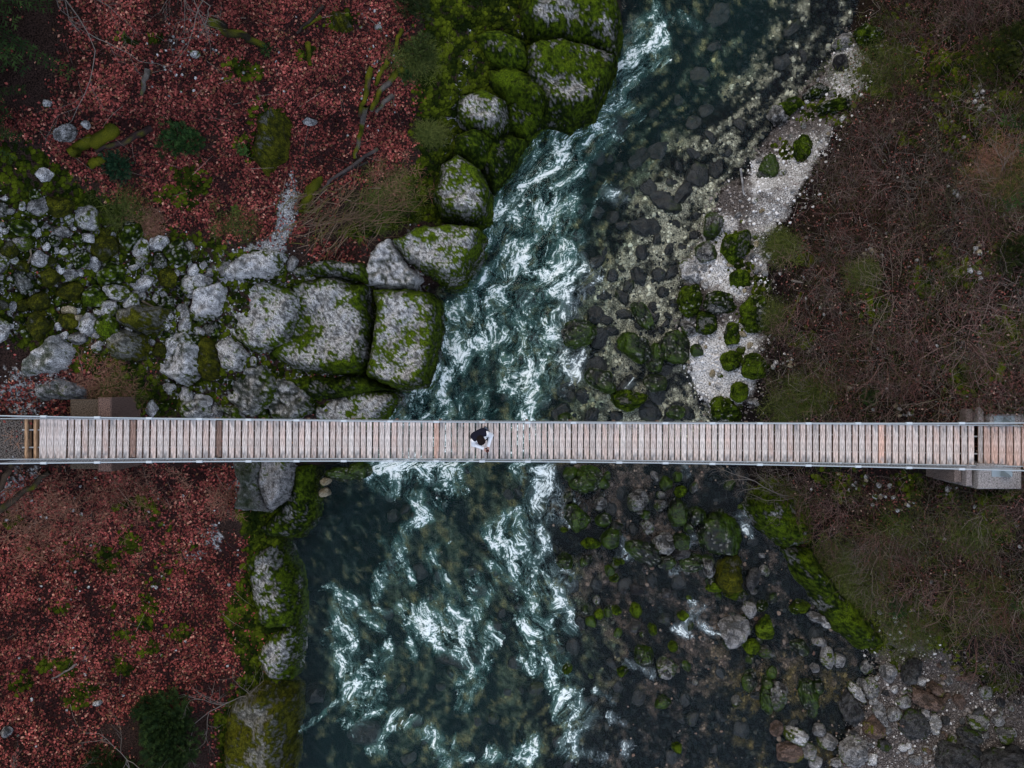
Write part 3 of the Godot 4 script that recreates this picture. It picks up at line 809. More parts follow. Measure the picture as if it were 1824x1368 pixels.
	ledge("dark brown and green bank block above the striped ledge", [470, 1130, 522, 1115, 520, 1180, 512, 1225, 470, 1218, 452, 1170], 0.9, 0.5, 0.52, 0.2, "moss", -0.6)
	ledge("yellow-green striped ledge with a grey streak at the bottom edge", [402, 1250, 470, 1226, 508, 1262, 502, 1400, 480, 1480, 400, 1480, 390, 1300], 1.35, 0.5, 0.62, 0.2, "olive", -0.6)
	ledge("grey rock left of the bridge end, half in leaves", [62, 690, 100, 662, 140, 690, 132, 712, 70, 716], 4.2, 0.3, 0.10, 0.2, "grey", 3.2, 0.2)
	ledge("cracked pale slab at the far left above the bridge", [45, 640, 90, 600, 112, 622, 100, 655, 50, 668], 4.0, 0.2, 0.02, 0.1, "white", 3.0, 0.4)
	ledge("olive hump with fallen leaves in the upper red litter", [448, 168, 490, 160, 505, 205, 492, 262, 460, 300, 436, 280, 448, 230], 3.55, 0.5, 0.72, 0.2, "olive", 2.4)
	ledge("small mossy knob in red leaves near the top edge", [588, 20, 612, 18, 622, 42, 608, 54, 590, 44], 3.2, 0.3, 0.72, 0.2, "olive", 2.2)
	ledge("large moss bank at the waterside below the bridge on the right", [1336, 905, 1366, 860, 1412, 880, 1452, 920, 1448, 970, 1408, 978, 1356, 942], 1.0, 0.6, 0.74, 0.1, "moss", -0.4)
	ledge("green mossy slope edge narrowing towards the gravel bar", [1408, 985, 1450, 975, 1500, 1050, 1560, 1110, 1590, 1155, 1545, 1166, 1500, 1130, 1462, 1086, 1434, 1036], 0.95, 0.6, 0.82, 0.1, "moss", -0.4)

func make_boulders() -> void:
	var B := "mossy boulders in and beside the river"
	for b in [
		[1269, 404, 15, 24, 10, 0.42, "cap", "black and white speckled boulder, topmost at the right waterline"],
		[1258, 449, 16, 20, 0, 0.40, "cap", "speckled boulder just below the topmost one at the right waterline"],
		[1229, 486, 14, 26, -20, 0.42, "white", "white topped boulder leaning into the pool"],
		[1232, 532, 20, 28, 15, 0.42, "moss", "mossy boulder touching the pool left of a twin moss hump"],
		[1280, 540, 28, 18, 5, 0.40, "moss", "wide moss hump between white gravel patches"],
		[1257, 573, 21, 20, 0, 0.40, "bright", "bright green boulder wedged under the wide moss hump"],
		[1312, 438, 22, 30, 20, 0.42, "bright", "green moss mound at the top of the white gravel"],
		[1320, 496, 18, 14, 0, 0.3, "bright", "small green mound beside the middle white gravel"],
		[1199, 621, 26, 27, 0, 0.46, "wet", "large dark mossy boulder on the edge of the white gravel"],
		[1132, 618, 29, 24, 20, 0.42, "wet", "dark mossy boulder left of the large one by the gravel"],
		[1166, 642, 14, 26, 10, 0.30, "wet", "dark stone squeezed between two larger mossy boulders"],
		[1031, 596, 28, 24, 0, 0.46, "wet", "isolated mossy boulder nearest the white rapids"],
		[1147, 562, 26, 13, 50, 0.34, "wet", "slanting wet oblong boulder standing alone in the clear pool"],
		[1072, 676, 27, 20, 25, 0.42, "wet", "dark mossy boulder right of the foam splash above the bridge"],
		[1166, 685, 19, 16, 0, 0.34, "wet", "small round mossy boulder between two big ones above the bridge"],
		[1118, 714, 32, 18, -6, 0.40, "bright", "flat bright green boulder close above the bridge"],
		[1203, 733, 14, 11, 0, 0.28, "wet", "small mossy stone right at the bridge edge"],
		[1006, 746, 12, 10, 0, 0.28, "wet", "small mossy stone half hidden by the bridge edge"],
		[1242, 624, 10, 11, 0, 0.22, "wet", "small dark mossy stone on the white gravel"],
		[1226, 585, 16, 10, 30, 0.26, "cap", "white flecked stone above the pale gravel beach"],
		[1303, 646, 20, 17, -30, 0.32, "bright", "slanting green boulder in the lower white gravel"],
		[1305, 596, 12, 22, 0, 0.30, "bright", "upright green boulder in the middle of the white gravel"],
		[1344, 652, 25, 19, 0, 0.36, "moss", "mossy boulder at the right edge of the lower white gravel"],
		[1316, 696, 13, 17, 0, 0.34, "bright", "green boulder at the foot of the white gravel"],
		[1290, 730, 22, 24, 0, 0.40, "moss", "mossy lump beside the bridge at the foot of the gravel"],
		[1345, 560, 22, 30, 0, 0.40, "moss", "tall mossy mound on the shrub side of the white gravel"],
		[1370, 300, 16, 22, 20, 0.36, "cap", "black and white boulder beside the bleached pole"],
		[1385, 205, 18, 22, 30, 0.40, "cap", "speckled boulder at the water near the upper moss strip"],
		[1408, 190, 26, 13, -25, 0.30, "bright", "long moss strip above the speckled boulder"],
		[1452, 166, 22, 13, -20, 0.30, "moss", "moss hump among pale stones near the upper right water"],
		[1430, 265, 14, 24, 0, 0.30, "bright", "upright moss patch on the pale bank opposite the rapids"],
		[1500, 75, 16, 13, -30, 0.26, "grey", "pinkish grey stone at the upper right water edge"],
		[1498, 112, 14, 14, 0, 0.26, "dark", "dark olive stone at the upper right water edge"],
		[1548, 62, 22, 18, 0, 0.36, "moss", "dark mossy boulder at the top right of the river"],
		[1490, 190, 32, 13, -8, 0.34, "moss", "long dark moss hummock between pale gravel and shrubs"],
		# below the bridge
		[1044, 854, 27, 21, 0, 0.44, "wet", "largest mossy boulder just below the bridge, by the foam"],
		[1017, 843, 12, 13, 0, 0.30, "wet", "small mossy boulder left of the largest one below the bridge"],
		[1014, 889, 9, 12, 0, 0.26, "wet", "small wet stone between two mossy boulders at the foam edge"],
		[1025, 921, 21, 23, -20, 0.42, "wet", "rounded dark green boulder at the foam edge"],
		[1073, 860, 12, 10, 0, 0.26, "wet", "dark stone on the right side of the largest boulder below the bridge"],
		[1070, 898, 10, 12, 0, 0.24, "cap", "small stone with pale spots above a mossy one"],
		[1074, 927, 13, 13, 0, 0.28, "wet", "small mossy boulder with a dark notch"],
		[1098, 936, 11, 7, 0, 0.22, "wet", "tiny flat mossy stone left of the white capped boulder"],
		[1088, 958, 16, 17, 0, 0.32, "wet", "hollow-topped mossy boulder above a trickle of white water"],
		[1052, 967, 16, 9, -8, 0.26, "bright", "low bright green stone among the cobbles"],
		[1137, 891, 17, 19, 10, 0.36, "cap", "dark mossy boulder with white flecks on its right shoulder"],
		[1148, 916, 10, 8, 0, 0.24, "wet", "small mossy stone under the white flecked boulder"],
		[1153, 938, 12, 13, 0, 0.30, "cap", "dark boulder with a pure white crown"],
		[1186, 862, 12, 11, 0, 0.28, "wet", "mossy stone near the bridge in the brown gravel"],
		[1213, 876, 10, 10, 0, 0.28, "bright", "bright green stone near the overhanging twigs"],
		[1176, 900, 13, 10, 0, 0.26, "cap", "pale edged stone left of a tall dark one"],
		[1208, 912, 15, 23, 0, 0.40, "wet", "tall dark mossy boulder beneath the overhanging twigs"],
		[1240, 919, 14, 14, 0, 0.30, "wet", "mossy stone right of the tall dark boulder"],
		[1146, 983, 31, 20, 32, 0.44, "wet", "long boulder with a pale streak and bright lower side"],
		[1184, 966, 18, 20, 0, 0.36, "cap", "white flecked boulder touching the long streaked one"],
		[1212, 965, 15, 15, 0, 0.32, "wet", "buff topped mossy stone right of the white flecked one"],
		[1212, 986, 16, 10, 0, 0.28, "dark", "brown wet stone under the buff topped one"],
		[1284, 952, 36, 36, 0, 0.50, "wet", "great black-green boulder by the right bank below the bridge"],
		[1186, 1002, 14, 12, 0, 0.28, "wet", "dark stone below the long streaked boulder"],
		[1232, 1003, 22, 13, 0, 0.30, "wet", "flat mossy stone between the streaked and the grey-green boulder"],
		[1262, 1008, 12, 18, 0, 0.34, "cap", "pale edged upright stone left of the grey-green boulder"],
		[1300, 1024, 26, 34, 0, 0.46, "olive", "big grey-green boulder below the great black-green one"],
		[1340, 1032, 12, 20, 10, 0.30, "dark", "narrow dark stone right of the grey-green boulder"],
		[1005, 1000, 13, 15, 0, 0.32, "wet", "dark wet stone in the foam spray below the bridge"],
		[1044, 996, 10, 9, 0, 0.22, "wet", "small green stone among reddish gravel"],
		[1101, 999, 10, 8, 0, 0.24, "bright", "bright topped stone beside a lying dark one"],
		[1085, 1017, 9, 9, 0, 0.22, "wet", "little mossy stone above the reddish gravel"],
		[1135, 1050, 13, 10, 0, 0.26, "dark", "smooth dark stone in the middle of the shallows"],
		[1132, 1086, 10, 13, 0, 0.28, "bright", "brightest green stone in the middle of the shallows"],
		[1066, 1093, 8, 9, 0, 0.22, "bright", "left one of three little green stones in a row"],
		[1083, 1091, 8, 7, 0, 0.20, "wet", "middle one of three little green stones in a row"],
		[1097, 1087, 9, 8, 0, 0.22, "bright", "last of three little green stones, nearest the brightest one"],
		[1271, 1045, 15, 9, 0, 0.26, "bright", "low green double stone left of the grey-green boulder foot"],
		[1310, 1058, 22, 9, -8, 0.26, "bright", "green fringe stone at the foot of the grey-green boulder"],
		[1306, 1122, 25, 30, 10, 0.40, "grey", "smooth slate-grey boulder with a green skirt"],
		[1334, 1086, 11, 14, 0, 0.28, "grey", "small grey stone above the slate-grey boulder"],
		[1362, 1118, 13, 22, 0, 0.36, "bright", "green boulder right of the slate-grey one"],
		[1216, 1096, 10, 9, -20, 0.24, "bright", "small green stone beside a white trickle"],
		[1131, 1116, 11, 10, 0, 0.24, "dark", "black stone below the brightest green one"],
		[1162, 1120, 8, 10, 0, 0.24, "bright", "small green-tipped stone right of the black one"],
		[1146, 1170, 15, 20, -15, 0.34, "wet", "mossy boulder beside the shining white speckled one"],
		[1188, 1190, 17, 18, 0, 0.34, "cap", "dark boulder with a shining white speckled top"],
		[1199, 1150, 7, 9, 0, 0.24, "bright", "small bright green knob above the shining speckled boulder"],
		[1338, 1150, 13, 12, 0, 0.28, "bright", "green stone just below the slate-grey boulder"],
		[1364, 1162, 14, 11, 0, 0.28, "cap", "grey topped stone right of the green one under the slate boulder"],
		[1180, 1250, 14, 11, 0, 0.22, "wet", "nearly drowned dark stone in the lower shallows"],
		[1337, 1212, 12, 18, 20, 0.30, "wet", "glinting mossy stone in the lower right shallows"],
		[1366, 1216, 10, 11, 0, 0.26, "wet", "small mossy stone right of the glinting one"],
		[1206, 1331, 10, 8, 0, 0.22, "bright", "lone little green stone near the bottom edge"],
		[1422, 1081, 17, 11, 0, 0.30, "moss", "moss cushion stone near the green slope edge"],
		[1455, 1100, 17, 9, 5, 0.28, "grey", "flat grey-green stone at the foot of the green slope"],
		[1473, 1110, 9, 8, 0, 0.20, "white", "small white stone at the foot of the green slope"],
		[1424, 1152, 16, 14, 40, 0.30, "wet", "black mossy stone left of two grey blocks"],
		[1471, 1170, 12, 20, -8, 0.30, "grey", "upright grey block in the brown shallows"],
		[1494, 1176, 12, 13, -30, 0.26, "grey", "second grey block leaning on the upright one"],
		[1458, 1143, 13, 9, 10, 0.24, "grey", "grey slab above the two leaning blocks"],
		[1450, 1190, 8, 9, 0, 0.20, "grey", "small oblong grey stone under the two blocks"],
		[1384, 1234, 15, 26, 8, 0.36, "cap", "white flecked upright boulder in the lower right shallows"],
		[1364, 1245, 10, 24, 0, 0.30, "wet", "black-green slab left of the white flecked upright boulder"],
		[1440, 1240, 13, 34, -8, 0.36, "wet", "tall mossy boulder column in the lower right shallows"],
		[1456, 1222, 10, 12, 0, 0.26, "wet", "mossy stone right of the tall column"],
		[1516, 1262, 18, 32, -25, 0.36, "dark", "big dark wedge at the edge of the gravel bar"],
		[1527, 1234, 19, 9, 50, 0.30, "white", "pale striped block lying on the big dark wedge"],
		[1551, 1226, 12, 22, -15, 0.30, "grey", "grey block right of the pale striped one"],
		[1568, 1268, 9, 26, -22, 0.26, "grey", "long narrow grey stone pointing down the gravel bar"],
		[1556, 1298, 17, 20, 0, 0.34, "brown", "dark brown block below the long narrow stone"],
		[1581, 1198, 14, 17, 10, 0.30, "grey", "striated grey block at the head of the gravel bar"],
		[1541, 1187, 8, 13, -5, 0.24, "grey", "small upright grey block under the green slope tip"],
		[1622, 1194, 14, 26, 25, 0.40, "dark", "tall dark rock standing above the gravel bar"],
		[1652, 1248, 34, 17, 32, 0.38, "brown", "large rust-brown boulder on the gravel bar"],
		[1664, 1228, 14, 11, 20, 0.26, "brown", "brown rock behind the large rust-brown boulder"],
		[1629, 1290, 23, 25, -20, 0.36, "dark", "broad dark slab below the rust-brown boulder"],
		[1644, 1272, 11, 14, 0, 0.28, "grey", "small grey rock between the dark slab and the brown boulder"],
		[1664, 1290, 11, 18, 10, 0.28, "white", "pale striated rock right of the dark slab"],
		[1728, 1308, 22, 13, 20, 0.30, "dark", "charcoal rock in the white gravel"],
		[1742, 1286, 20, 12, 10, 0.26, "grey", "dull grey rock above the charcoal one"],
		[1790, 1308, 16, 12, 0, 0.26, "grey", "grey rock in the white gravel near the right edge"],
		[1420, 1309, 20, 13, 22, 0.30, "white", "pale oblong block near the bottom of the shallows"],
		[1458, 1298, 12, 12, 0, 0.28, "grey", "grey block right of the pale oblong one"],
		[1476, 1320, 16, 15, 20, 0.30, "grey", "cracked grey rock right below the grey block"],
		[1523, 1334, 24, 28, 0, 0.38, "grey", "rough grey boulder at the bottom of the gravel bar"],
		[1440, 1338, 12, 14, 0, 0.28, "grey", "sloping grey rock at the bottom of the shallows"],
		[1452, 1358, 13, 10, 0, 0.24, "white", "small pale rock at the bottom edge"],
		[1404, 1340, 22, 20, 0, 0.24, "brown", "olive brown round boulder at the bottom of the shallows"],
		[1383, 1298, 11, 13, 0, 0.24, "brown", "round brown-capped stone in the bottom shallows"],
		[1702, 1352, 40, 32, 0, 0.6, "dark", "huge dark boulder cut by the bottom edge"],
		[1790, 1362, 46, 34, 0, 0.6, "dark", "black boulder in the bottom right corner"],
		[1722, 1330, 26, 12, 30, 0.34, "dark", "dark flat rock above the huge bottom boulder"],
		# in the main current and by the left bank
		[820, 1166, 40, 24, -8, 0.50, "sunk", "black boulder in midstream under the brightest foam"],
		[562, 1232, 22, 17, 0, 0.45, "sunk", "black stone under water near the lower left bank"],
		[652, 1300, 30, 28, 0, 0.35, "sunk", "broad dark drowned boulder below the left foam streak"],
		[605, 846, 24, 12, 0, 0.40, "wet", "mossy stone at the left bank under the bridge edge"],
		[640, 838, 20, 14, 0, 0.42, "wet", "dark mossy stone nearer the foam under the bridge edge"],
		[582, 857, 9, 7, 0, 0.40, "buff", "upper one of two yellowish stones under the dark still water"],
		[580, 877, 10, 8, -15, 0.40, "buff", "lower one of two yellowish stones under the dark still water"],
		# left bank singles
		[80, 313, 15, 13, 0, 0.26, "white", "pitted white boulder at the foot of the mossy logs"],
		[116, 236, 20, 13, -40, 0.30, "grey", "grey stone with moss beside the mossy log"],
		[153, 222, 7, 7, 0, 0.16, "white", "small white cube of rock above the mossy log"],
		[347, 97, 8, 7, 0, 0.16, "white", "largest white stone in the upper red leaves"],
		[85, 184, 8, 6, 0, 0.16, "white", "white stone at the edge of the dark conifer"],
		[551, 216, 13, 7, 0, 0.20, "white", "pale oblong stone alone in the middle of the red leaves"],
		[672, 49, 7, 5, 0, 0.12, "grey", "flat grey stone in the red leaves near the top edge"],
		[5, 463, 11, 11, 0, 0.26, "white", "round white stone at the left edge of the rubble"],
		[134, 486, 9, 8, 0, 0.2, "white", "clean white block in the middle of the rubble"],
		[123, 554, 12, 8, 10, 0.22, "buff", "tan pebble-shaped stone in the rubble"],
		[140, 567, 7, 9, 0, 0.2, "buff", "small tan stone under the larger tan one"],
		[12, 1302, 7, 10, 0, 0.2, "grey", "grey stone in dark leaves at the lower left edge"],
		[173, 1253, 8, 5, 0, 0.16, "white", "white stone in the lower red leaves beside the dark bush"],
		[354, 540, 11, 9, 0, 0.22, "brown", "purple-brown stone on the pale slab beside the bare ledge"]]:
		boulder("boulder" if maxf(b[2], b[3]) > 14 else "river_stone", b[0], b[1], b[2], b[3], b[4], b[5], b[6], b[7], B, 4 if maxf(b[2], b[3]) > 13 else 3)
	# rubble field of the left bank
	var pp := PackedVector2Array([Vector2(-60, 335), Vector2(110, 345), Vector2(190, 400), Vector2(340, 440), Vector2(400, 500), Vector2(385, 590), Vector2(260, 640), Vector2(170, 620), Vector2(40, 600), Vector2(-60, 610)])
	var placed := []
	for k in 1400:
		if placed.size() > 175: break
		var p := Vector2(rng.randf_range(-30, 400), rng.randf_range(335, 640))
		var r := rng.randf_range(5.0, 10.0) if placed.size() > 60 else rng.randf_range(10.0, 24.0)
		if poly_dist(pp, p) < 0.0: continue
		var free := true
		for q in placed:
			if q[0].distance_to(p) < (q[1] + r) * 0.72: free = false
		if free: placed.append([p, r, rng.randf() < (0.5 if r > 10.0 else 0.28)])
	# rank the large ones in their row so that each can be pointed at
	placed.sort_custom(func(x, y): return x[0].x < y[0].x)
	var rank := {}
	var ordinal := ["first", "second", "third", "fourth", "fifth", "sixth", "seventh", "eighth", "ninth", "tenth", "eleventh", "twelfth", "thirteenth", "fourteenth", "fifteenth", "sixteenth"]
	for k in placed.size():
		var p: Vector2 = placed[k][0]
		var r: float = placed[k][1]
		var mossy: bool = placed[k][2]
		var what := "mossy" if mossy else "bare pale"
		var label := "small %s rock in the jumbled rubble field on the left bank" % ("moss-covered" if mossy else "bare pale limestone")
		if r > 10.0:
			var row: String = ["top", "second", "third", "lowest"][clampi(int((p.y - 335) / 72.0), 0, 3)]
			rank[what + row] = rank.get(what + row, -1) + 1
			label = "large %s rock, %s from the left in the %s band of the rubble" % [what, ordinal[mini(rank[what + row], 15)], row]
		boulder("rubble_rock", p.x, p.y, r, r * rng.randf_range(0.6, 1.0), rng.randf() * 180, r / 57.0 * 0.75, ["moss", "olive"][k % 2] if mossy else ["white", "grey", "white"][k % 3], label, "rocks of the left rubble field", 3)
	# more loose rocks round the ledges
	for s in [[520, 470, 14], [560, 478, 10], [600, 476, 12], [500, 480, 9], [330, 705, 16], [360, 715, 18], [385, 735, 14], [300, 690, 12], [350, 735, 10], [510, 715, 18], [530, 735, 14], [500, 735, 10], [545, 705, 12], [470, 738, 12], [245, 722, 8], [270, 728, 14], [290, 725, 10], [425, 640, 10], [450, 642, 9], [380, 590, 12], [400, 480, 14], [425, 465, 10], [455, 455, 12], [345, 480, 12], [370, 500, 10], [330, 560, 10]]:
		boulder("rubble_rock", s[0], s[1], s[2], s[2] * 0.75, s[0] * 3.0, s[2] / 57.0 * 0.7, ["white", "grey", "moss"][int(s[0]) % 3], "broken limestone lump lying between the left ledges and the bridge", "loose rocks round the ledges", 2)
	# chips of white stone in the leaves
	var n := 0
	while n < 150:
		var u := 0.0
		var v := 0.0
		if n < 40:
			u = rng.randfn(325, 42); v = rng.randfn(95, 45)
		elif n < 75:
			u = rng.randfn(660, 35); v = rng.randfn(120, 60)
		elif n < 90:
			u = rng.randf_range(420, 720); v = rng.randf_range(10, 300)
		else:
			u = rng.randf_range(5, 440); v = rng.randf_range(850, 1330)
		if at(LEAF, u, v) < 0.5 or u < 0 or v < 0: continue
		var r := rng.randf_range(1.6, 3.4)
		boulder("limestone_chip", u, v, r, r * rng.randf_range(0.6, 1.0), rng.randf() * 180, 0.035, "white", "small white limestone chip lying in the red leaves %s the bridge" % ("above" if v < 700 else "below"), "white chips in the red leaves %s the bridge" % ("above" if v < 700 else "below"), 1, 0.6)
		n += 1
	# cobbles on the right bank
	n = 0
	while n < 260:
		var u := rng.randf_range(1205, 1820)
		var v := rng.randf_range(60, 1368)
		if at(GRAV, u, v) + 0.35 * at(TWIG, u, v) * float(rng.randf() < 0.30) < 0.3 or u < br(v) + 4: continue
		if v > 745 and v < 840: continue
		var r := rng.randf_range(3.0, 8.0) if at(GRAV, u, v) > 0.3 else rng.randf_range(1.6, 4.0)
		var low := v > 900
		var where := ["pale cobble among the green boulders of the white gravel above the bridge", "cobbles of the white gravel above the bridge"]
		if at(GRAV, u, v) <= 0.3: where = ["small stone under the leafless shrubs %s the bridge" % ("below" if low else "above"), "stones under the shrubs %s the bridge" % ("below" if low else "above")]
		elif low: where = ["loose cobble on the gravel bar in the lower right corner", "cobbles of the lower right gravel bar"]
		elif v < 220: where = ["pale cobble on the bank at the upper right of the river", "cobbles of the upper right bank"]
		elif v < 380: where = ["pale cobble on the stony slope around the bleached pole", "cobbles round the bleached pole"]
		boulder("bank_cobble", u, v, r, r * rng.randf_range(0.6, 1.0), rng.randf() * 180, r / 57.0 * 0.7, ["white", "white", "grey", "buff"][n % 4] if not low else ["white", "grey", "dark", "brown", "grey"][n % 5], where[0], where[1], 2)
		n += 1
	for c in [[1610, 735, 12, "white stones beside the bridge above its right part"], [1535, 860, 16, "white stones in the red leaves right below the bridge"], [1560, 885, 12, "white stones in the red leaves right below the bridge"], [1610, 895, 14, "white stone row in the shrubs below the bridge"], [1735, 480, 16, "white stones on the mossy rock near the right edge"], [1695, 875, 8, "white stones in the moss below the concrete anchor"], [1550, 448, 9, "white stones in the upper shrub bank"], [1745, 445, 12, "white stones in the dark hollow near the right edge"], [1740, 160, 16, "white stones in the upper right moss"], [1750, 185, 14, "white stones in the upper right moss"], [1785, 105, 6, "white stones in the upper right corner"], [1400, 650, 14, "tan and white stones at the edge of the lower white gravel"], [1590, 1100, 20, "white stones on the mossy bank above the gravel bar"], [1600, 1125, 18, "white stones on the mossy bank above the gravel bar"], [1700, 340, 8, "white stones in the upper grey shrubs"]]:
		for k in 9:
			var r := rng.randf_range(2.0, 5.0)
			boulder("bank_stone", c[0] + rng.randfn() * c[2], c[1] + rng.randfn() * c[2] * 0.6, r, r * rng.randf_range(0.6, 1.0), rng.randf() * 180, r / 57.0 * 0.8, "white" if k % 4 else "buff", "one of the small " + c[3], c[3], 2, 0.8)
	# small mossy stones that stand out of the shallows below the bridge
	var tops := []
	for k in 900:
		if tops.size() >= 70: break
		var p := Vector2(rng.randf_range(1000, 1390), rng.randf_range(840, 1260))
		if p.x > br(p.y) - 12 or rng.randf() < smoothstep(1060.0, 1260.0, p.y) * 0.8: continue
		var free := true
		for q in tops:
			if q.distance_to(p) < 22.0: free = false
		if not free: continue
		tops.append(p)
		var r := rng.randf_range(4.5, 10.5)
		boulder("shallows_stone", p.x, p.y, r, r * rng.randf_range(0.65, 1.0), rng.randf() * 180, r / 57.0 * 1.1, ["wet", "wet", "moss", "dark", "cap"][k % 5], "small wet stone standing out of the shallows below the bridge", "small stones of the shallows below the bridge", 3)
	# broken blocks of the gravel bar
	var blocks := []
	for k in 900:
		if blocks.size() >= 46: break
		var p := Vector2(rng.randf_range(1480, 1815), rng.randf_range(1185, 1362))
		var r := rng.randf_range(6.0, 15.0)
		if at(GRAV, p.x, p.y) < 0.45: continue
		var free := true
		for q in blocks:
			if q.distance_to(p) < 24.0: free = false
		if not free: continue
		blocks.append(p)
		boulder("broken_block", p.x, p.y, r, r * rng.randf_range(0.55, 0.9), rng.randf() * 180, r / 57.0 * 0.8, ["grey", "dark", "white", "grey", "brown"][k % 5], "broken block among the pale gravel in the lower right corner", "broken blocks of the gravel bar", 3)
	# stones under the clear shallows
	placed = []
	for s in [[1137, 490, 19], [1173, 490, 12], [1196, 486, 14], [1181, 520, 12], [1066, 466, 16], [1052, 515, 13], [1076, 527, 10], [1108, 480, 8], [1143, 450, 14], [1170, 427, 10], [1150, 405, 26], [1185, 360, 28], [1110, 530, 14], [1120, 510, 12], [1160, 590, 9], [1200, 540, 8], [1190, 562, 9], [1187, 575, 10], [1112, 560, 14], [1090, 590, 13], [1235, 420, 10], [1215, 440, 8], [1205, 398, 9], [1060, 560, 16], [1105, 620, 12], [1215, 345, 20], [1155, 335, 16], [1080, 570, 12]]:
		placed.append([Vector2(s[0], s[1]), float(s[2])])
	var first := placed.size()
	for k in 2500:
		if placed.size() > 215: break
		var p := Vector2(rng.randf_range(690, 1480), rng.randf_range(10, 1365))
		var t := (p.x - bl(p.y)) / (br(p.y) - bl(p.y))
		if t < 0.08 or t > 0.96 or (t < 0.35 and p.y < 780): continue
		if p.y > 780 and placed.size() > 100 and k < 1200: continue
		if p.y < 270 and rng.randf() < 0.75: continue
		if absf(p.y - 790) < 45: continue
		var r := rng.randf_range(6.0, 15.0) if p.y > 780 else rng.randf_range(8.0, 24.0)
		var free := true
		for q in placed:
			if q[0].distance_to(p) < (q[1] + r) * 0.8: free = false
		if free: placed.append([p, r])
	for q in placed:
		var t: float = (q[0].x - bl(q[0].y)) / (br(q[0].y) - bl(q[0].y))
		var bed := ("in the clear pool above the bridge" if t > 0.58 else "under the rapids above the bridge") if q[0].y < 780 else ("in the shallows below the bridge" if t > 0.5 else "under the main current below the bridge")
		if q[0].y < 280: bed = "under the deep water near the top edge"
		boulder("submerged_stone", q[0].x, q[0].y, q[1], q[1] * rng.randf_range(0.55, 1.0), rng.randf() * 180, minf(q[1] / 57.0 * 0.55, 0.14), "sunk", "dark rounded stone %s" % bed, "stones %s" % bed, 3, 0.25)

# ---- scattered matter: one instanced mass each
func scatter(called: String, label: String, category: String, mesh: Mesh, m: Material, ts: Array, cs: PackedColorArray) -> void:
	var mm := MultiMesh.new()
	mm.transform_format = MultiMesh.TRANSFORM_3D
	mm.use_colors = true
	mm.mesh = mesh
	mm.instance_count = ts.size()
	for k in ts.size():
		mm.set_instance_transform(k, ts[k])
		mm.set_instance_color(k, cs[k])
	var o := MultiMeshInstance3D.new()
	o.name = numbered(called)
	o.multimesh = mm
	o.material_override = m
	add_child(o)
	tag(o, label, category, "", "stuff")

func spot(u: float, v: float, up: float) -> Vector3:
	var h := height(u, v) + nC.get_noise_2d(u * 5.0, v * 5.0) * 0.03
	return W(u, v, h + up)

func tilted(size: Vector3, tilt: float) -> Basis:
	var b := Basis(Vector3.UP, rng.randf() * TAU) * Basis(Vector3.RIGHT, rng.randfn() * tilt) * Basis(Vector3.FORWARD, rng.randfn() * tilt)
	return b * Basis.from_scale(size)

func make_litter() -> void:
	# a fallen beech leaf, folded along its midrib
	var s := Shape.new()
	var w := Color.WHITE
	var tip := Vector3(0, 0.1, 0.5)
	var root := Vector3(0, 0.08, -0.5)
	var mid := Vector3(0, 0.0, 0.0)
	s.tri(root, Vector3(0.34, 0.16, 0.0), mid, w)
	s.tri(mid, Vector3(0.34, 0.16, 0.0), tip, w)
	s.tri(root, mid, Vector3(-0.34, 0.14, 0.0), w)
	s.tri(mid, tip, Vector3(-0.34, 0.14, 0.0), w)
	var leaf := s.mesh()
	var ts := []
	var cs := PackedColorArray()
	var ts2 := []
	var cs2 := PackedColorArray()
	for k in 260000:
		var u := rng.randf_range(-60, 760)
		var v := rng.randf_range(-60, 1430)
		var c := at(LEAF, u + rng.randfn() * 6, v + rng.randfn() * 6)
		var mo := at(MOSS, u, v)
		if rng.randf() > c * (1.0 - 0.75 * smoothstep(0.4, 0.8, mo)) + 0.012: continue
		if u > bl(v) - 16: continue
		var thin := nB.get_noise_2d(u * 1.5 + 50, v * 1.5)
		if thin < -0.18 and rng.randf() < 0.7: continue
		var z := rng.randf_range(0.04, 0.11)
		ts.append(Transform3D(tilted(Vector3(z, z, z), 0.35), spot(u, v, rng.randf_range(0.0, 0.03))))
		var t := rng.randf()
		var col := Color(0.14, 0.030, 0.027).lerp(Color(0.50, 0.130, 0.11), t * t)
		if rng.randf() < 0.06: col = Color(0.60, 0.29, 0.21)
		if rng.randf() < 0.14: col = Color(0.26, 0.12, 0.06).lerp(Color(0.13, 0.075, 0.05), rng.randf())
		if rng.randf() < 0.28: col = Color(0.05, 0.016, 0.016)
		col = col * 0.86 * (1.0 + 0.75 * thin) * (1.0 + 0.5 * nA.get_noise_2d(u * 1.2, v * 1.2 + 40))
		cs.append(col)
	scatter("leaf_litter", "carpet of fallen red-brown leaves on the left bank", "leaves", leaf, M.leaf, ts, cs)
	for k in 60000:
		var u := rng.randf_range(1350, 1880)
		var v := rng.randf_range(-60, 1280)
		var c := at(LEAF, u + rng.randfn() * 8, v + rng.randfn() * 8)
		if rng.randf() > c * 0.8 or u < br(v) + 30: continue
		var z := rng.randf_range(0.05, 0.085)
		ts2.append(Transform3D(tilted(Vector3(z, z, z), 0.4), spot(u, v, rng.randf_range(0.0, 0.04))))
		var col := Color(0.05, 0.020, 0.018).lerp(Color(0.30, 0.105, 0.09), rng.randf() ** 2)
		if rng.randf() < 0.04: col = Color(0.50, 0.36, 0.30)
		cs2.append(col)
	scatter("leaf_litter", "thin dull brown leaf litter under the shrubs of the right bank", "leaves", leaf, M.leaf, ts2, cs2)

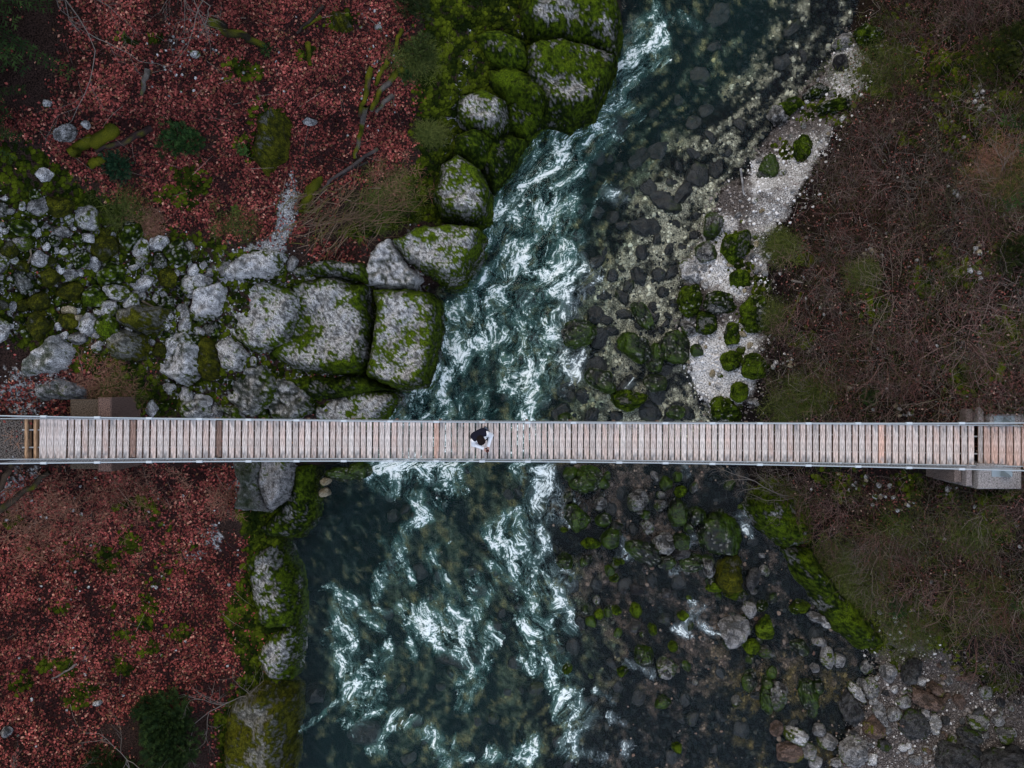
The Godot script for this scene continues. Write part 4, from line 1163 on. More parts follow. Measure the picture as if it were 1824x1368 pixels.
func make_moss() -> void:
	# a cushion of moss: a low uneven dome
	var base: Array = ico_sphere(1)
	var vs := PackedVector3Array()
	for d in base[0]:
		var p: Vector3 = d
		vs.append(p * (0.85 + 0.3 * nC.get_noise_3d(p.x * 60, p.y * 60, p.z * 60)))
	var cs0 := PackedColorArray()
	for d in vs: cs0.append(Color.WHITE)
	var cushion := arr_mesh(vs, smooth_normals(vs, base[1]), cs0, base[1])
	var ts := []
	var cs := PackedColorArray()
	for k in 330000:
		var u := rng.randf_range(-40, 1870)
		var v := rng.randf_range(-40, 1410)
		var n1 := nB.get_noise_2d(u * 3.1 + 900, v * 3.1)
		var n2 := nC.get_noise_2d(u * 6.0, v * 6.0)
		var m := at(MOSS, u + n1 * 16 + n2 * 7, v + n2 * 7)
		if m + n2 * 0.45 - 0.05 < 0.5 or rng.randf() > m: continue
		if u > bl(v) - 10 and u < br(v) + 6: continue
		var r := rng.randf_range(0.03, 0.10)
		ts.append(Transform3D(tilted(Vector3(r, r * 0.55, r), 0.15), spot(u, v, 0.0)))
		var t := clampf(0.5 + n1 + 0.5 * n2 + rng.randf_range(-0.25, 0.25), 0.0, 1.0)
		cs.append(Color(0.012, 0.022, 0.004).lerp(Color(0.12, 0.155, 0.011), t * t))
	scatter("moss_cushions", "low green moss cushions spread over both banks", "moss", cushion, M.moss, ts, cs)

func make_pebbles() -> void:
	var base: Array = ico_sphere(1)
	var vs := PackedVector3Array()
	for d in base[0]:
		var p: Vector3 = d
		vs.append(p * (0.8 + 0.5 * nC.get_noise_3d(p.x * 50 + 9, p.y * 50, p.z * 50)))
	var cs0 := PackedColorArray()
	for d in vs: cs0.append(Color.WHITE)
	var peb := arr_mesh(vs, smooth_normals(vs, base[1]), cs0, base[1])
	var ts := []
	var cs := PackedColorArray()
	for k in 90000:
		var u := rng.randf_range(1190, 1870)
		var v := rng.randf_range(-20, 1400)
		var g := at(GRAV, u + rng.randfn() * 18, v + rng.randfn() * 18)
		if rng.randf() > g or u < br(v) - 10: continue
		var p := at(PALE, u + rng.randfn() * 5, v + rng.randfn() * 5)
		var r := rng.randf_range(0.012, 0.03) * (1.0 + 1.6 * float(rng.randf() < 0.16))
		ts.append(Transform3D(tilted(Vector3(r, r * 0.6, r * 0.8), 0.2), spot(u, v, r * 0.2)))
		var col := Color(0.10, 0.085, 0.08).lerp(Color(0.36, 0.32, 0.31), rng.randf() * rng.randf())
		if rng.randf() < p: col = Color(0.52, 0.51, 0.53).lerp(Color(0.78, 0.77, 0.79), rng.randf())
		elif rng.randf() < 0.12: col = Color(0.55, 0.53, 0.53)
		cs.append(col)
	scatter("gravel", "pale gravel of the right bank", "gravel", peb, M.pebble, ts, cs)
	ts = []
	cs = PackedColorArray()
	for k in 70000:
		var u := rng.randf_range(-40, 780)
		var v := rng.randf_range(280, 940)
		var g := at(ROCK, u + rng.randfn() * 9, v + rng.randfn() * 9) 
		if rng.randf() > g * 0.16 or u > bl(v) - 20: continue
		var r := rng.randf_range(0.012, 0.04)
		ts.append(Transform3D(tilted(Vector3(r, r * 0.6, r * 0.8), 0.3), spot(u, v, r * 0.2)))
		cs.append(Color(0.16, 0.16, 0.17).lerp(Color(0.55, 0.55, 0.57), rng.randf()))
	scatter("gravel", "small limestone fragments between the rocks of the left bank", "gravel", peb, M.pebble, ts, cs)
	# cobbles and gravel of the bed, too many and too small to tell apart
	ts = []
	cs = PackedColorArray()
	for k in 46000:
		var u := rng.randf_range(560, 1560)
		var v := rng.randf_range(0, 1380)
		var l := bl(v)
		var r0 := br(v)
		var t := (u - l) / (r0 - l)
		if t < 0.05 or t > 1.02: continue
		if rng.randf() > smoothstep(0.35, 0.75, t): continue
		var r := rng.randf_range(0.02, 0.06) * (1.0 + 0.9 * float(rng.randf() < 0.15))
		ts.append(Transform3D(tilted(Vector3(r, r * 0.5, r * 0.8), 0.2), spot(u, v, r * 0.1)))
		var col := ground_color(u, v, -0.3) * rng.randf_range(0.55, 1.4)
		if v > 800 and t > 0.55 and rng.randf() < 0.035: col = Color(0.15, 0.085, 0.065).lerp(Color(0.28, 0.22, 0.18), rng.randf())
		if rng.randf() < 0.25: col = Color(0.010, 0.013, 0.016)
		cs.append(col)
	scatter("bed_gravel", "mixed gravel and small cobbles of the river bed", "gravel", peb, M.pebble, ts, cs)

func strand(len: float, bow: float, r0: float, seg := 5, r := rng) -> Array:
	# a twig: points and radii, starting at the origin along +z
	var ps := PackedVector3Array()
	var rs := PackedFloat32Array()
	var p := Vector3.ZERO
	var d := Vector3(0, 0.35, 1).normalized()
	var curl := Vector3(r.randfn(), r.randfn() * 0.5 - 0.2, 0) * bow
	for k in seg + 1:
		ps.append(p)
		rs.append(r0 * (1.0 - 0.75 * float(k) / seg))
		p += d * len / seg
		d = (d + curl / seg + Vector3(r.randfn(), r.randfn(), r.randfn()) * 0.10).normalized()
	return [ps, rs]

func make_brambles() -> void:
	for kind in 2:
		var s := Shape.new()
		for k in 3:
			var t := strand(1.0, 0.8, 0.007)
			var q := Basis(Vector3.UP, rng.randfn() * 0.7)
			var ps := PackedVector3Array()
			for p in t[0]: ps.append(q * p + Vector3(rng.randfn() * 0.1, 0, rng.randfn() * 0.1))
			s.tube(ps, t[1], 3, Color.WHITE)
		var twig := s.mesh()
		var ts := []
		var cs := PackedColorArray()
		for k in 11000:
			var u := rng.randf_range(1340, 1880)
			var v := rng.randf_range(-40, 1260)
			var d := at(TWIG, u + rng.randfn() * 14, v + rng.randfn() * 14)
			var dens := 0.55 + 1.1 * nA.get_noise_2d(u * 1.6 + 77 * kind, v * 1.6)
			if rng.randf() > d * dens * (1.0 - 0.75 * at(MOSS, u, v)) or u < br(v) + 26: continue
			var z := rng.randf_range(0.35, 0.95)
			ts.append(Transform3D(Basis(Vector3.UP, rng.randf() * TAU) * Basis(Vector3.RIGHT, rng.randfn() * 0.25) * Basis.from_scale(Vector3.ONE * z), spot(u, v, 0.02)))
			var col := Color(0.055, 0.030, 0.028).lerp(Color(0.34, 0.21, 0.195), rng.randf() ** 2.2)
			if kind == 1: col = Color(0.045, 0.036, 0.032).lerp(Color(0.36, 0.30, 0.28), rng.randf() ** 2.5)
			if rng.randf() < 0.22: col = Color(0.06, 0.07, 0.02)
			cs.append(col)
		scatter("bramble_stems", ["tangle of thin red-brown bramble stems over the right bank", "tangle of thin grey-brown stems over the right bank"][kind], "brambles", twig, M.plain, ts, cs)
	# dead twigs among the leaves
	var tw := Shape.new()
	var t0 := strand(1.0, 0.5, 0.009)
	tw.tube(t0[0], t0[1], 3, Color.WHITE)
	var tws := []
	var twc := PackedColorArray()
	for k in 900:
		var u := rng.randf_range(0, 740)
		var v := rng.randf_range(0, 1368)
		if at(LEAF, u, v) < 0.4 or u > bl(v) - 30: continue
		tws.append(Transform3D(Basis(Vector3.UP, rng.randf() * TAU) * Basis(Vector3.RIGHT, 0.3) * Basis.from_scale(Vector3.ONE * rng.randf_range(0.2, 0.8)), spot(u, v, 0.04)))
		twc.append(Color(0.07, 0.05, 0.045).lerp(Color(0.36, 0.29, 0.25), rng.randf() ** 2))
	scatter("dead_twigs", "dead twigs strewn over the red leaves", "twigs", tw.mesh(), M.plain, tws, twc)
	# grass
	var g := Shape.new()
	for k in 7:
		var a := TAU * k / 7.0 + rng.randfn() * 0.3
		var d := Vector3(cos(a), 0, sin(a))
		var sd := Vector3(-d.z, 0, d.x) * 0.02
		var m := d * 0.45 + Vector3(0, 0.5, 0)
		var e := d * 1.0 + Vector3(0, 0.45, 0)
		var sd2 := sd
		g.quad(-sd, m - sd * 0.8, m + sd * 0.8, sd, Color.WHITE)
		g.tri(m - sd * 0.8, e, m + sd * 0.8, Color.WHITE)
	var blade := g.mesh()
	var ts := []
	var cs := PackedColorArray()
	for sp in [[700, 345, 60, 300, 0], [670, 375, 50, 200, 0], [700, 330, 50, 120, 1], [220, 378, 55, 260, 0], [262, 402, 34, 160, 1], [190, 690, 70, 300, 1], [215, 700, 50, 180, 0], [420, 400, 40, 90, 0], [740, 110, 40, 500, 0], [770, 240, 26, 300, 0], [150, 885, 130, 150, 1], [250, 870, 90, 120, 1], [60, 940, 90, 130, 1], [110, 920, 120, 120, 1], [400, 890, 40, 60, 1], [1390, 440, 34, 500, 0], [1370, 560, 30, 400, 0], [1535, 490, 26, 400, 0], [1800, 330, 60, 600, 0], [1780, 300, 60, 500, 1], [1440, 700, 50, 500, 0], [1380, 900, 50, 600, 0], [1480, 1010, 60, 700, 0], [1520, 1060, 60, 600, 0], [1620, 1120, 60, 500, 0], [1400, 730, 40, 300, 0], [1730, 950, 60, 400, 0], [1600, 960, 90, 500, 0], [1760, 1080, 90, 500, 0], [1560, 120, 80, 500, 0]]:
		for k in sp[3]:
			var u: float = sp[0] + rng.randfn() * sp[2] * 0.5
			var v: float = sp[1] + rng.randfn() * sp[2] * 0.4
			if u > bl(v) - 12 and u < br(v) + 8: continue
			var z := rng.randf_range(0.12, 0.3)
			ts.append(Transform3D(tilted(Vector3(z, z, z), 0.2), spot(u, v, 0.0)))
			cs.append(Color(0.025, 0.045, 0.008).lerp(Color(0.15, 0.17, 0.045), rng.randf() ** 1.5) if sp[4] == 0 else Color(0.16, 0.07, 0.05).lerp(Color(0.36, 0.20, 0.14), rng.randf()))
	scatter("grass", "sparse green and dry grass tufts on both banks", "grass", blade, M.leaf, ts, cs)

# ---- wood on the ground, plants
func log_of(called: String, label: String, pts: Array, rad: float, bark: Color, mossy: float, lift := 0.6) -> void:
	var ps := PackedVector3Array()
	var rs := PackedFloat32Array()
	var n := pts.size() / 2
	var segs := 7
	var r := rad / 57.0
	var o0 := Vector3.ZERO
	for k in (n - 1) * segs + 1:
		var i := mini(k / segs, n - 2)
		var t := float(k - i * segs) / segs
		var u := lerpf(pts[i * 2], pts[i * 2 + 2], t)
		var v := lerpf(pts[i * 2 + 1], pts[i * 2 + 3], t)
		var p := spot(u, v, r * lift)
		if k == 0: o0 = p
		ps.append(p - o0 + Vector3(nB.get_noise_2d(u * 4, v * 4), 0, nB.get_noise_2d(u * 4 + 99, v * 4)) * r * 0.9)
		rs.append(r * (1.0 - 0.35 * float(k) / ((n - 1) * segs)) * (1.0 + 0.25 * nC.get_noise_2d(u * 7, v * 7)))
	var s := Shape.new()
	s.tube(ps, rs, 9, Color.WHITE)
	for k in s.v.size():
		var p := (s.v[k] + o0) * 57.0
		var m := smoothstep(0.42, 0.56, mossy + nB.get_noise_3d(p.x * 3, p.y * 3, p.z * 3) * 0.6 + 0.12 * s.n[k].y)
		var g := Color(0.045, 0.055, 0.006).lerp(Color(0.16, 0.16, 0.012), 0.5 + nC.get_noise_3d(p.x * 5, p.y * 5, p.z * 5))
		s.c[k] = (bark * (0.8 + 0.7 * nC.get_noise_3d(p.x * 6, p.y * 6, p.z * 6))).lerp(g, m)
	# broken ends
	for e in [0, ps.size() - 1]:
		var ring := PackedInt32Array()
		for q in 9: ring.append(e * 9 + q)
		var mid := s.v.size()
		s.v.append(ps[e]); s.n.append((ps[e] - ps[1 if e == 0 else ps.size() - 2]).normalized()); s.c.append(Color(0.20, 0.13, 0.08))
		for q in 9: s.i.append_array([mid, ring[q], ring[(q + 1) % 9]] if e == 0 else [mid, ring[(q + 1) % 9], ring[q]])
	var o := part(called, s.mesh(), M.bark, self)
	o.position = o0
	tag(o, label, "log" if rad > 3.2 else "branch", "fallen wood on the banks")

func make_logs() -> void:
	var br1 := Color(0.10, 0.065, 0.05)
	var gr := Color(0.17, 0.15, 0.14)
	log_of("fallen_log", "thick yellow-green mossy log in the upper left leaves", [200, 232, 160, 254, 122, 277], 11, br1, 0.95)
	log_of("fallen_log", "dark split log lying along the thick mossy one", [268, 228, 225, 250, 172, 268], 5.5, Color(0.07, 0.045, 0.045), 0.28)
	log_of("fallen_log", "short mossy log end below the dark split log", [180, 284, 152, 298], 8, br1, 0.85)
	log_of("fallen_log", "short broken stub with a mossy foot in the upper leaves", [263, 122, 256, 148, 253, 172], 4.2, gr, 0.30)
	log_of("fallen_log", "upper half of the long thin log leaning down the red slope", [663, 119, 652, 160, 638, 207], 5.2, br1, 0.40)
	log_of("fallen_log", "lower half of the long thin log, bare towards its foot", [650, 188, 642, 232, 632, 282], 5.0, gr, 0.36)
	log_of("fallen_log", "short mossy log above the crossing branches", [692, 106, 680, 128, 668, 152], 4.6, br1, 0.80)
	log_of("fallen_log", "bent mossy log beside the conifer seedling on the slope", [716, 122, 692, 146, 676, 166, 662, 196], 5.6, gr, 0.50)
	log_of("fallen_branch", "rotten grey branch under the bent mossy log", [700, 172, 682, 182, 670, 198], 4.6, gr, 0.2)
	log_of("fallen_branch", "upright mossy branch near the top of the red slope", [716, 52, 708, 70, 706, 94], 4.0, br1, 0.85)
	log_of("fallen_log", "thick short mossy log at the edge of the brush heap", [566, 320, 554, 340, 540, 366], 9, br1, 0.95)
	log_of("fallen_branch", "long grey branch arching above the brush heap", [672, 264, 620, 300, 590, 320, 570, 346], 3.4, Color(0.12, 0.10, 0.10), 0.05)
	log_of("fallen_branch", "thin dark branch just under the arching grey one", [655, 288, 625, 300, 600, 322], 2.2, Color(0.06, 0.05, 0.05), 0.0)
	log_of("fallen_branch", "mossy branch in the red leaves near the top edge", [572, 30, 555, 38, 540, 52], 3.0, br1, 0.7)
	log_of("fallen_branch", "dark branch slanting from the top edge into the leaves", [575, 10, 550, 38, 528, 60], 3.0, Color(0.06, 0.045, 0.04), 0.1)
	log_of("fallen_log", "dark rotten log by the top edge left of the leaf slope", [375, 40, 410, 58, 470, 78], 8, Color(0.028, 0.024, 0.018), 0.35)
	log_of("fallen_branch", "mossy sprig pointing down in the upper red leaves", [546, 78, 552, 96, 551, 116], 4.5, br1, 0.95)
	log_of("fallen_branch", "yellow mossy branch lying at the lower edge of the brush heap", [532, 374, 550, 378, 570, 372], 3.6, br1, 0.9)
	log_of("fallen_branch", "pale straight stick in the lower red leaves", [138, 1182, 116, 1196, 92, 1210], 2.0, Color(0.34, 0.28, 0.27), 0.0)
	log_of("fallen_branch", "pale curved twig over the dark hollow in the rubble", [252, 535, 278, 550, 298, 573], 1.8, Color(0.36, 0.27, 0.19), 0.0, 3.0)
	log_of("fallen_branch", "thin bleached twig among the left rubble rocks", [53, 430, 55, 455, 48, 478], 1.6, Color(0.34, 0.27, 0.2), 0.0, 3.0)
	log_of("fallen_branch", "mossy green stick on the shrub bank above the bridge", [1447, 455, 1440, 478], 4.0, br1, 0.95)
	log_of("fallen_branch", "long thin green stick leaning down the right bank", [1428, 520, 1412, 555, 1400, 590], 2.4, br1, 0.9)
	log_of("fallen_branch", "short white stick on the right bank", [1411, 500, 1432, 503], 1.8, Color(0.5, 0.45, 0.42), 0.0)
	log_of("fallen_branch", "bleached silvery pole leaning at the right waterline", [1320, 300, 1322, 322, 1326, 348], 2.2, Color(0.5, 0.5, 0.54), 0.0, 3.0)
	log_of("fallen_branch", "wet dark pole lying beside the oblong boulder in the pool", [1136, 538, 1152, 550, 1168, 565], 4.0, Color(0.12, 0.11, 0.11), 0.0, 1.0)
	log_of("timber_rail", "weathered timber pole at the left end of the bridge", [-30, 915, 0, 868, 24, 826], 5.5, Color(0.15, 0.105, 0.08), 0.1, 5.0)
	log_of("timber_rail", "half-buried timber edging the slope below the left bridge end", [-20, 925, 30, 885, 88, 840], 6.0, Color(0.10, 0.075, 0.055), 0.25)
	# the brush heap: each stick a part
	var heap := thing("brush_heap", on_ground(600, 385), "heap of dry brown sticks at the edge of the red leaf slope", "brush heap")
	var variants := []
	for k in 8:
		var s := Shape.new()
		var t := strand(1.0, 0.7, 0.011, 6)
		s.tube(t[0], t[1], 4, Color.WHITE)
		for b in 2:
			var t2 := strand(0.4, 0.6, 0.006, 3)
			var ps := PackedVector3Array()
			var q := Basis(Vector3.UP, rng.randf_range(-0.9, 0.9))
			for p in t2[0]: ps.append(t[0][2 + b] + q * p)
			s.tube(ps, t2[1], 3, Color.WHITE)
		var c: Color = [Color(0.17, 0.10, 0.07), Color(0.23, 0.16, 0.12), Color(0.11, 0.08, 0.05), Color(0.12, 0.11, 0.035)][k % 4]
		for i in s.c.size(): s.c[i] = c
		variants.append(s.mesh())
	for k in 210:
		var u := rng.randfn(600, 42)
		var v := rng.randfn(382, 26)
		var o := part("stick", variants[k % 8], M.plain, heap)
		o.position = spot(u, v, rng.randf_range(0.02, 0.22)) - heap.position
		o.basis = Basis(Vector3.UP, rng.randfn(0.62, 0.45) + PI * (k % 2) + PI / 2) * Basis(Vector3.RIGHT, rng.randf_range(0.0, 0.35)) * Basis.from_scale(Vector3.ONE * rng.randf_range(0.5, 1.15))

func spray(s: Shape, p: Vector3, d: Vector3, size: float, col: Color, needles := 5) -> void:
	# a flat twig of needles or small leaves
	var up := Vector3.UP if absf(d.y) < 0.9 else Vector3.RIGHT
	var x := d.cross(up).normalized()
	for k in needles:
		var t := (k + 0.5) / needles
		var side := 1.0 if k % 2 else -1.0
		var a := p + d * size * t * 0.8
		var tip := a + (d * 0.55 + x * side * 0.75).normalized() * size * (0.62 - 0.3 * t)
		var w := (d * 0.75 - x * side * 0.5).normalized() * size * 0.10
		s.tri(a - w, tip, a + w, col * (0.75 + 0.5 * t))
	s.tri(p + d * size * 0.6 - x * size * 0.06, p + d * size * 1.1, p + d * size * 0.6 + x * size * 0.06, col * 1.25)

func bush_mesh(r: float, h: float, n: int, size: float, dark: Color, light: Color, sd: int) -> ArrayMesh:
	var g := RandomNumberGenerator.new()
	g.seed = sd
	var s := Shape.new()
	var lobes := []
	for k in 9:
		var a := g.randf() * TAU
		lobes.append(Vector3(cos(a), 0, sin(a)) * r * g.randf_range(0.15, 0.68))
	for k in n:
		var lobe: Vector3 = lobes[k % 9]
		var d := Vector3(g.randfn(), absf(g.randfn()) * 0.9, g.randfn()).normalized()
		var rad := g.randf_range(0.25, 1.0) ** 0.5
		var p := lobe + Vector3(d.x * r * 0.45, d.y * h * 0.9, d.z * r * 0.45) * rad
		var dir := (d + Vector3(g.randfn(), g.randfn() * 0.4, g.randfn()) * 0.45).normalized()
		spray(s, p, dir, size * g.randf_range(0.6, 1.2), dark.lerp(light, g.randf() ** 2))
	return s.mesh()

func evergreen(called: String, label: String, category: String, u: float, v: float, rpx: float, h: float, n: int, size: float, dark: Color, light: Color) -> void:
	var r := rpx / 60.0
	var t := thing(called, on_ground(u, v), label, category)
	part("crown", bush_mesh(r, h, n, size, dark, light, int(u + v)), M.leaf, t)
	var s := Shape.new()
	for k in 5:
		var a := TAU * k / 5.0
		s.tube(PackedVector3Array([Vector3(0, -0.05, 0), Vector3(cos(a) * r * 0.15, h * 0.35, sin(a) * r * 0.15), Vector3(cos(a) * r * 0.5, h * 0.75, sin(a) * r * 0.5)]), PackedFloat32Array([0.02, 0.014, 0.006]), 5, Color(0.06, 0.045, 0.035))
	part("stem", s.mesh(), M.plain, t)

func spruce_meshes(h: float, r: float, sd: int) -> Array:
	var g := RandomNumberGenerator.new()
	g.seed = sd
	var tr := Shape.new()
	tr.tube(PackedVector3Array([Vector3(0, -0.5, 0), Vector3(0, h * 0.4, 0), Vector3(0, h, 0)]), PackedFloat32Array([r * 0.085, r * 0.055, 0.01]), 8, Color(0.07, 0.05, 0.04))
	var s := Shape.new()
	var y := h * 0.12
	while y < h * 0.98:
		var t := y / h
		var rr := r * pow(1.0 - t, 0.75) + 0.15
		var nb := int(5 + 4 * (1.0 - t))
		for b in nb:
			var a := g.randf() * TAU
			var d := Vector3(cos(a), -0.18, sin(a))
			var len := rr * g.randf_range(0.75, 1.1)
			var base := Vector3(0, y + g.randfn() * 0.1, 0)
			var m := int(len / 0.17)
			for k in range(1, m):
				var q := base + d * len * (float(k) / m) - Vector3(0, 0.12 * len * pow(float(k) / m, 2.0), 0)
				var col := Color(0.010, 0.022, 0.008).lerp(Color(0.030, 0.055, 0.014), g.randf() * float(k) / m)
				for side in [-1.0, 1.0]:
					var e: Vector3 = (d.normalized() * 0.8 + Vector3(-d.z, 0.0, d.x) * side * g.randf_range(0.5, 1.0) + Vector3(0, g.randfn() * 0.12, 0)).normalized()
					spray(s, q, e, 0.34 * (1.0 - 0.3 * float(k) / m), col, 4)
			tr.tube(PackedVector3Array([base, base + d * len * 0.9]), PackedFloat32Array([0.02, 0.006]), 3, Color(0.05, 0.04, 0.03))
		y += h * 0.030 + 0.12
	return [tr.mesh(), s.mesh()]

func twiggy(s: Shape, p: Vector3, d: Vector3, len: float, r: float, depth: int, g: RandomNumberGenerator, col: Color, gravity := 0.0) -> void:
	var ps := PackedVector3Array([p])
	var rs := PackedFloat32Array([r])
	var q := p
	var dd := d
	var n := 5
	for k in n:
		q += dd * len / n
		dd = (dd + Vector3(g.randfn(), g.randfn() * 0.6, g.randfn()) * 0.16 + Vector3(0, -gravity, 0)).normalized()
		ps.append(q)
		rs.append(r * (1.0 - 0.6 * (k + 1.0) / n))
		if depth > 0 and k > 0:
			var sd := dd.cross(Vector3(g.randfn(), g.randfn(), g.randfn())).normalized()
			twiggy(s, q, (dd * 0.75 + sd * g.randf_range(0.5, 1.0)).normalized(), len * g.randf_range(0.35, 0.6), r * 0.55, depth - 1, g, col, gravity)
	s.tube(ps, rs, 4 if r > 0.008 else 3, col, col * 1.25)

func make_plants() -> void:
	var dg := Color(0.010, 0.030, 0.010)
	var lg := Color(0.045, 0.095, 0.026)
	evergreen("conifer_seedling", "dark green seedling standing alone in the upper red leaves", "seedling", 320, 247, 36, 0.55, 620, 0.14, dg, lg)
	evergreen("conifer_seedling", "bluish green seedling over the end of the mossy logs", "seedling", 210, 302, 32, 0.5, 520, 0.14, Color(0.008, 0.026, 0.014), Color(0.032, 0.075, 0.036))
	evergreen("conifer_seedling", "small star-shaped seedling at the bent mossy log", "seedling", 725, 136, 13, 0.3, 130, 0.12, dg, lg)
	evergreen("leafy_sprout", "light green sprout beside the olive hump", "sprout", 430, 266, 11, 0.2, 90, 0.10, Color(0.04, 0.09, 0.02), Color(0.10, 0.19, 0.05))
	evergreen("leafy_sprout", "small green sprout below the dark rotten log near the top", "sprout", 475, 88, 10, 0.2, 80, 0.10, dg, lg)
	evergreen("leafy_sprout", "tiny yellow-green sprout beside the trodden gravel path", "sprout", 421, 371, 7, 0.12, 50, 0.08, Color(0.07, 0.12, 0.02), Color(0.14, 0.20, 0.03))
	evergreen("low_bush", "soft dull green bush above the bent mossy log", "bush", 748, 98, 32, 0.6, 700, 0.11, Color(0.022, 0.036, 0.010), Color(0.07, 0.095, 0.028))
	evergreen("low_bush", "dark green bush cut by the top edge beside the mossy strip", "bush", 738, 8, 36, 0.7, 700, 0.12, Color(0.012, 0.022, 0.008), Color(0.04, 0.055, 0.018))
	evergreen("yew_bush", "large dark evergreen bush at the bottom edge on the left", "bush", 312, 1312, 78, 1.3, 3200, 0.17, Color(0.010, 0.022, 0.008), Color(0.034, 0.060, 0.016))
	evergreen("yew_bush", "lower dark evergreen bush beside the large one, cut by the bottom edge", "bush", 205, 1362, 56, 0.9, 1500, 0.16, Color(0.010, 0.020, 0.007), Color(0.030, 0.050, 0.014))
	evergreen("yew_bush", "small dark evergreen tip on the upper side of the large bush", "bush", 272, 1262, 28, 0.7, 500, 0.15, Color(0.010, 0.022, 0.008), Color(0.030, 0.055, 0.014))
	evergreen("fern_clump", "dark fern clump in the shrubs beside the bridge on the right", "fern", 1548, 704, 16, 0.3, 120, 0.16, Color(0.012, 0.035, 0.010), Color(0.045, 0.085, 0.022))
	evergreen("fern_clump", "green fern on the bank above the gravel bar", "fern", 1600, 1075, 18, 0.3, 150, 0.15, Color(0.012, 0.035, 0.010), Color(0.035, 0.07, 0.02))
	evergreen("low_bush", "dark green bush at the right edge above the bridge", "bush", 1800, 100, 60, 0.8, 1100, 0.15, Color(0.012, 0.020, 0.005), Color(0.05, 0.06, 0.012))
	evergreen("low_bush", "dark bush cut by the right edge below the upper dry grass", "bush", 1818, 470, 40, 0.7, 600, 0.14, Color(0.010, 0.016, 0.005), Color(0.04, 0.05, 0.012))
	# spruces: two reach into the picture, the others stand round it and shade its corners
	var sp := spruce_meshes(11.0, 3.2, 3)
	var first: Node3D = null
	for a in [[-28, 55, 0.95, "dark spruce reaching in at the top left corner"], [-95, 215, 0.7, "smaller spruce just outside the left edge under the top corner one"], [-150, -190, 1.3, "tall spruce beyond the top left corner"], [1990, -90, 1.2, "tall spruce beyond the top right corner"], [-190, 1500, 1.3, "tall spruce beyond the bottom left corner"], [60, 1600, 1.1, "spruce beyond the bottom edge on the left"], [2010, 1480, 1.3, "tall spruce beyond the bottom right corner"], [1980, 1150, 1.0, "spruce beyond the right edge below the bridge"], [250, -260, 1.1, "spruce beyond the top edge on the left"], [1990, 300, 1.0, "spruce beyond the right edge above the bridge"]]:
		var t := thing("spruce_tree", on_ground(a[0], a[1]), a[3], "tree", "spruces round the gorge")
		t.rotation.y = a[0] * 0.7
		t.scale = Vector3.ONE * a[2]
		part("trunk", sp[0], M.bark, t)
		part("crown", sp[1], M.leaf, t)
	# leafless saplings at the lower left
	var g := RandomNumberGenerator.new()
	for a in [[485, 1240, Vector3(-0.9, 0.45, -0.25), 2.4, "grey leafless branch spreading left from the striped ledge"], [245, 1420, Vector3(0.25, 0.75, -0.9), 2.6, "leafless grey sapling over the large evergreen bush"], [60, 1430, Vector3(-0.1, 0.7, -0.9), 2.6, "leafless sapling at the lower left edge"], [130, 1440, Vector3(0.1, 0.8, -0.8), 2.2, "leafless sapling between the dark bush and the left corner"], [80, -50, Vector3(0.7, 0.5, 0.75), 3.0, "long bare branch reaching down from the top left corner"], [1412, 884, Vector3(-0.9, 0.3, -0.12), 1.9, "thin bare branch overhanging the river just below the bridge"], [290, -50, Vector3(0.6, 0.5, 0.6), 2.4, "bare twiggy branch reaching in from the top edge"]]:
		g.seed = int(a[0])
		var s := Shape.new()
		twiggy(s, Vector3.ZERO, (a[2] as Vector3).normalized(), a[3], 0.022, 3, g, Color(0.16, 0.14, 0.13), 0.02)
		var t := thing("bare_sapling", on_ground(a[0], a[1]), a[4], "sapling", "leafless saplings")
		part("branch", s.mesh(), M.plain, t)
		var s2 := Shape.new()
		twiggy(s2, Vector3(0.05, 0, 0.05), ((a[2] as Vector3) + Vector3(0.5, 0.2, 0.1)).normalized(), a[3] * 0.7, 0.016, 3, g, Color(0.13, 0.11, 0.10), 0.02)
		part("branch", s2.mesh(), M.plain, t)
	# leafless shrubs of the right bank
	var kinds := []
	for k in 6:
		g.seed = 100 + k
		var stems := []
		var col: Color = [Color(0.14, 0.075, 0.068), Color(0.10, 0.048, 0.042), Color(0.15, 0.125, 0.115), Color(0.18, 0.12, 0.108), Color(0.075, 0.070, 0.040), Color(0.22, 0.175, 0.15)][k]
		for j in 13:
			var s := Shape.new()
			var a := TAU * (j + g.randf()) / 13.0
			twiggy(s, Vector3(cos(a), 0, sin(a)) * 0.06, Vector3(cos(a), g.randf_range(0.25, 0.9), sin(a)).normalized(), g.randf_range(0.5, 0.95), 0.0065, 2, g, col, 0.03)
			stems.append(s.mesh())
		kinds.append(stems)
